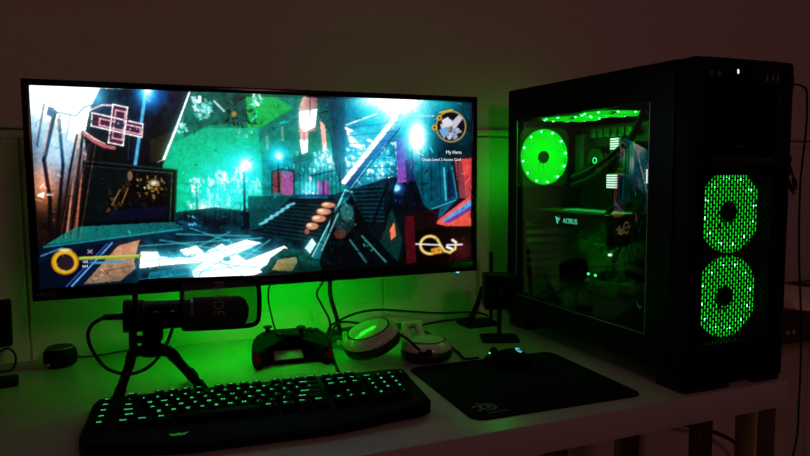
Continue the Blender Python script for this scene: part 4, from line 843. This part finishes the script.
# motherboard and what is plugged into it
b = B(); box(b, (1.052, 1.10, 0.915), (1.056, 1.395, 1.235)); mb = obj('motherboard', b, PCB, pc)
for (y0, z0, y1, z1, t) in ((1.345, 1.09, 1.38, 1.215, 0.030), (1.18, 1.205, 1.33, 1.225, 0.026), (1.14, 0.93, 1.20, 0.985, 0.008)):
    b = B(); 
    nfin = 6
    for k in range(nfin):
        ya, yb = y0 + (y1 - y0) * k / nfin, y0 + (y1 - y0) * (k + 0.75) / nfin
        box(b, (1.052 - t, ya, z0), (1.0525, yb, z1), 0.001)
    obj('heatsink', b, HEATS, mb)
for k in range(4):
    b = B(); y = 1.150 + k * 0.0095; box(b, (1.010, y, 1.06), (1.0525, y + 0.006, 1.19), 0.001); obj('memory_module', b, HEATS, mb)
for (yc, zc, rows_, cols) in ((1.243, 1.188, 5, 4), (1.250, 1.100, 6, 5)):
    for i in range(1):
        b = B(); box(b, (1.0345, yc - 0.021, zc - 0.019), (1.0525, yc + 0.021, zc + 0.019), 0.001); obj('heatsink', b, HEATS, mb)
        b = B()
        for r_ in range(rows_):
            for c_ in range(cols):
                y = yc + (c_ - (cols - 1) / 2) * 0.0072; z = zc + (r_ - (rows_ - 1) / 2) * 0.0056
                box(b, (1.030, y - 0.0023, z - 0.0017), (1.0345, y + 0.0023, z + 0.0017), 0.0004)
        o = obj('reflection_grid', b, WGLOW, mb)  # white glowing cells stand in for reflections on the board
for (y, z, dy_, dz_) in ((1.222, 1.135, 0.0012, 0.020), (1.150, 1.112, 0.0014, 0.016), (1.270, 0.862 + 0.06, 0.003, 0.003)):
    b = B(); box(b, (1.044, y - dy_, z - dz_), (1.053, y + dy_, z + dz_), 0.0005); obj('glow_bar', b, WGLOW, mb)
for k, y in enumerate((1.315, 1.288)):
    b = B(); sphere(b, (1.020, y, 0.871), 0.0036, seg=10); obj('indicator_light', b, GLED, mb)
b = B()
for k in range(9):
    y = 1.12 + k * 0.031; z = 0.925 + 0.013 * (k % 3); box(b, (1.036, y, z), (1.0525, y + 0.014, z + 0.01 + 0.004 * (k % 2)), 0.001)
for k in range(7):
    y = 1.13 + k * 0.036; cyl(b, (1.0525, y, 0.975), (1.038, y, 0.975), 0.0045, seg=12, bev=0.0006)
obj('connectors', b, HEATS, mb)
b = B()
for z in (0.955, 0.972, 0.94):
    box(b, (1.042, 1.22, z), (1.0525, 1.36, z + 0.007), 0.0008)
obj('expansion_slots', b, GREY, mb)
# liquid cooler block and its two hoses
b = B(); lathe(b, [(0, 0), (0.034, 0), (0.034, 0.022), (0.029, 0.030), (0, 0.030)], axes((1.052, 1.300, 1.150), (0, 1, 0), (0, 0, 1), (-1, 0, 0)), 32); cb = obj('cooler_block', b, GLOSSB, pc)
b = B(); lathe(b, [(0.0055, 0.030), (0.0075, 0.030), (0.0075, 0.031), (0.0055, 0.031)], axes((1.052, 1.300, 1.150), (0, 1, 0), (0, 0, 1), (-1, 0, 0)), 24); obj('block_light', b, GLED, cb)
for k, dz_ in enumerate((0.0, -0.020)):
    b = B(); tube(b, [(1.020, 1.31, 1.140 + dz_ * 0.6), (0.995, 1.345, 1.112 + dz_), (0.975, 1.30, 1.115 + dz_), (0.965, 1.20, 1.145 + dz_), (0.962, 1.11, 1.195 + dz_ * 0.4), (0.962, 1.063 - 0.0 * k, 1.262)], 0.0062, 10); obj('hose', b, RUBBER, pc)
# graphics card
b = B(); box(b, (0.905, 1.115, 0.992), (1.052, 1.397, 1.030), 0.003); gc = obj('graphics_card', b, BLACK, pc)
b = B(); box(b, (0.909, 1.118, 1.0302), (1.050, 1.394, 1.0322), 0.0005); obj('backplate', b, GREY, gc)
b = B(); box(b, (0.945, 1.125, 1.0322), (0.985, 1.315, 1.0342), 0.0006); obj('glow_bar', b, CARDGLOW, gc)  # added glowing strip, stands in for green light falling on the backplate
b = B(); add(b, text_bm('AORUS', 0.0165, 0.0003, 'LEFT'), LEFT((0.9046, 1.262, 1.0105)) @ Matrix.Shear('XY', 4, (0, 0)))
o = obj('brand_mark', b, ALED, gc)
b = B()
for pts in ([(-0.010, 0.009), (0.004, 0.004), (0.008, 0.010), (0.002, 0.000), (-0.004, 0.002)], [(-0.008, 0.004), (-0.002, 0.000), (0.004, -0.002), (0.000, -0.010), (-0.004, -0.004)], [(0.003, 0.003), (0.011, 0.004), (0.005, -0.001)]):
    prism(b, pts, 0, 0.0005, LEFT((0.9048, 1.283, 1.011)))
obj('eagle_emblem', b, ALED, gc)
for k in range(3):
    yc = 1.165 + 0.09 * k; b = B(); lathe(b, [(0.036, 0), (0.041, 0), (0.041, -0.004), (0.036, -0.004)], Matrix.Translation((0.972, yc, 0.9915)), 32)
    for q in range(9): prism(b, [(0.008, -0.003), (0.036, -0.006), (0.036, 0.008), (0.008, 0.004)], -0.003, -0.002, Matrix.Translation((0.972, yc, 0.9925)) @ Matrix.Rotation(2 * PI * q / 9, 4, 'Z'))
    obj('card_fan', b, INNER, gc)
# rear expansion slot covers
for k in range(6):
    z = 0.885 + k * 0.0205; b = B(); box(b, (0.895, 1.398, z), (1.035, 1.4035, z + 0.012), 0.001); obj('slot_cover', b, GREY if k > 2 else HEATS, pc)
# power supply, hard-disk tray, cables
b = B(); box(b, (0.868, 1.205, ZB + 0.008), (1.03, 1.40, 0.862), 0.003); ps = obj('power_supply', b, INNER, pc)
b = B(); box(b, (0.888, 1.25, 0.8622), (0.962, 1.335, 0.8635), 0.0005); obj('rating_label', b, GREY, ps)
b = B()
for z in (0.792, 0.822, 0.852): box(b, (0.93, 1.02, z), (1.05, 1.17, z + 0.022), 0.002)
box(b, (0.925, 1.015, ZB + 0.008), (0.929, 1.175, 0.885)); obj('drive_tray', b, INNER, pc)
for k, (y, z0, z1) in enumerate(((1.16, 0.86, 1.0), (1.19, 0.85, 1.02), (1.13, 0.90, 1.12))):
    b = B(); tube(b, [(1.02, y + 0.05, 0.855), (0.985, y + 0.02, 0.90), (0.99, y - 0.01, (z0 + z1) / 2), (1.03, y - 0.02, z1), (1.05, y, z1)], 0.0055, 8); obj('inner_cable', b, RUBBER, pc)
b = B(); tube(b, [(0.925, 1.20, 0.94), (0.90, 1.16, 0.965), (0.905, 1.13, 0.995), (0.93, 1.13, 1.04), (1.0, 1.15, 1.05)], 0.006, 8); obj('inner_cable', b, RUBBER, pc)
# plug at the far side and cables hanging there
hk = thing('usb_lead', 'black lead plugged into the right side of the tower top, hanging to the floor', 'cable', (1.115, 0.87, 0.0))
def lp(x, y, Y):
    q = WMAT @ np.array([x - CX, y - CY, F]); q = q / q[1] * Y
    return Vector((q[0], q[1], q[2] + ZC))
b = B(); box(b, (1.0825, 0.865, 1.276), (1.094, 0.877, 1.292), 0.001); box(b, (1.092, 0.860, 1.272), (1.122, 0.882, 1.297), 0.003); obj('plug', b, RUBBER, hk)
b = B(); tube(b, [(1.118, 0.872, 1.285), lp(805, 88, .88), lp(807, 105, .88), lp(806, 130, .88), lp(802, 165, .88), lp(800, 190, .88), lp(799, 250, .88), lp(801, 330, .88), lp(799, 400, .88), lp(793, 455, .88), (1.10, 0.88, 0.35), (1.14, 0.86, 0.006), (1.3, 0.9, 0.006)], 0.0019); obj('cord', b, RUBBER, hk)
hk2 = thing('loose_usb_lead', 'pair of thin leads with silver plugs dangling beside the tower', 'cable', (1.115, 0.90, 1.0))
for k, (a_, c_, e_) in enumerate((((786, 154), (790, 166), (794, 180)), ((786, 170), (788, 178), (791, 186)))):
    b = B(); pa, pb, pe = lp(*a_, .93), lp(*c_, .93), lp(*e_, .93); tube(b, [(1.079, 0.95 , pa.z + 0.004), pa, pb, pe], 0.002); cd = obj('cord', b, RUBBER, hk2)
    b = B(); dd = (pe - pb).normalized(); cyl(b, pe - dd * 0.004, pe + dd * 0.012, 0.0045, seg=10, bev=0.001); obj('plug_grip', b, RUBBER, cd)
    b = B(); cyl(b, pe + dd * 0.012, pe + dd * 0.021, 0.003, seg=8); obj('plug_tip', b, GREY, cd)

for nm, p, e in (('rear_fan_glow', (FX, 1.345, FZ), 0.25), ('top_fan_glow', (0.955, 1.22, 1.225), 0.22), ('front_fan_glow', (0.965, 0.93, 1.0), 0.22)):
    l = bpy.data.lights.new(nm, 'POINT'); l.energy = e; l.color = GREEN; l.shadow_soft_size = 0.03
    o = bpy.data.objects.new(nm, l); C.objects.link(o); o.location = p
l = bpy.data.lights.new('rear_exhaust_glow', 'POINT'); l.energy = 0.14; l.color = GREEN; l.shadow_soft_size = 0.04
o = bpy.data.objects.new('rear_exhaust_glow', l); C.objects.link(o); o.location = (FX - 0.05, 1.44, 1.11)

# ------------------------------------------------------------------ console table beyond the tower
ct = thing('console_table', 'dark console table with a knobbed drawer beyond the tower', 'table', (1.88, 1.36, 0))
b = B(); box(b, (1.27, 1.19, 0.735), (2.5, 1.51, 0.755), 0.003); obj('tabletop', b, DARKWOOD, ct)
b = B(); box(b, (1.30, 1.22, 0.655), (2.46, 1.50, 0.735), 0.002); obj('body', b, DARKWOOD, ct)
for x0 in (1.51, 1.985):
    b = B(); box(b, (x0, 1.208, 0.662), (x0 + 0.46, 1.222, 0.730), 0.002); dr = obj('drawer', b, DARKWOOD, ct)
    for kx in ((0.060, 0.082) if x0 < 1.6 else (0.22, 0.24)):
        b = B(); cyl(b, (x0 + kx, 1.209, 0.695), (x0 + kx, 1.192, 0.695), 0.005, 0.007, 14, 0.001); obj('knob', b, CHROME, dr)
for x in (1.285, 2.45):
    for y in (1.20, 1.46):
        b = B(); box(b, (x, y, 0), (x + 0.04, y + 0.04, 0.735), 0.002); obj('leg', b, DARKWOOD, ct)
b = B(); box(b, (-0.11, -0.15, 0), (0.11, 0.15, 0.03), 0.002); b.transform(Matrix.Translation((1.66, 1.34, 0.755)) @ Matrix.Rotation(R(20), 4, 'Z'))
tag(obj('paper_stack', b, PAPER), 'stack of pale papers lying on the console table', 'papers')
b = B(); prism(b, rrect(0.30, 0.20, 0.01), 0, 0.016, Matrix.Translation((2.03, 1.315, 0.7555)) @ Matrix.Rotation(R(-14), 4, 'Z'), 0.003)
tag(obj('folded_laptop', b, GLOSSB), 'flat black closed laptop beside the papers on the console table', 'laptop')

# ------------------------------------------------------------------ light
w = bpy.data.worlds.new('world'); bpy.context.scene.world = w; w.use_nodes = True
w.node_tree.nodes['Background'].inputs[0].default_value = (1.0, 0.5, 0.36, 1); w.node_tree.nodes['Background'].inputs[1].default_value = 0.002
def area(name, loc, target, size, power, col):
    l = bpy.data.lights.new(name, 'AREA'); l.energy = power; l.color = col; l.shape = 'DISK'; l.size = size
    o = bpy.data.objects.new(name, l); C.objects.link(o); o.location = loc
    o.rotation_euler = (Vector(target) - Vector(loc)).to_track_quat('-Z', 'Y').to_euler()
    return o
area('room_lamp', (0.6, -1.8, 2.05), (0.6, 1.5, 1.2), 0.4, 4.1, (1.0, 0.40, 0.44))
area('low_warm_fill', (-1.3, 0.75, 0.30), (1.6, 1.5, 0.35), 0.25, 2.6, (1.0, 0.33, 0.10))  # unseen warm fill added to tint the wall and leg under the desk
sc = bpy.context.scene
sc.view_settings.view_transform = 'Standard'; sc.view_settings.look = 'None'; sc.view_settings.exposure = 0.0; sc.view_settings.gamma = 1.0
sc.view_settings.use_curve_mapping = False
sc.cycles.use_denoising = True
sc.cycles.max_bounces = 8; sc.cycles.transparent_max_bounces = 12
sc.cycles.sample_clamp_indirect = 4.0
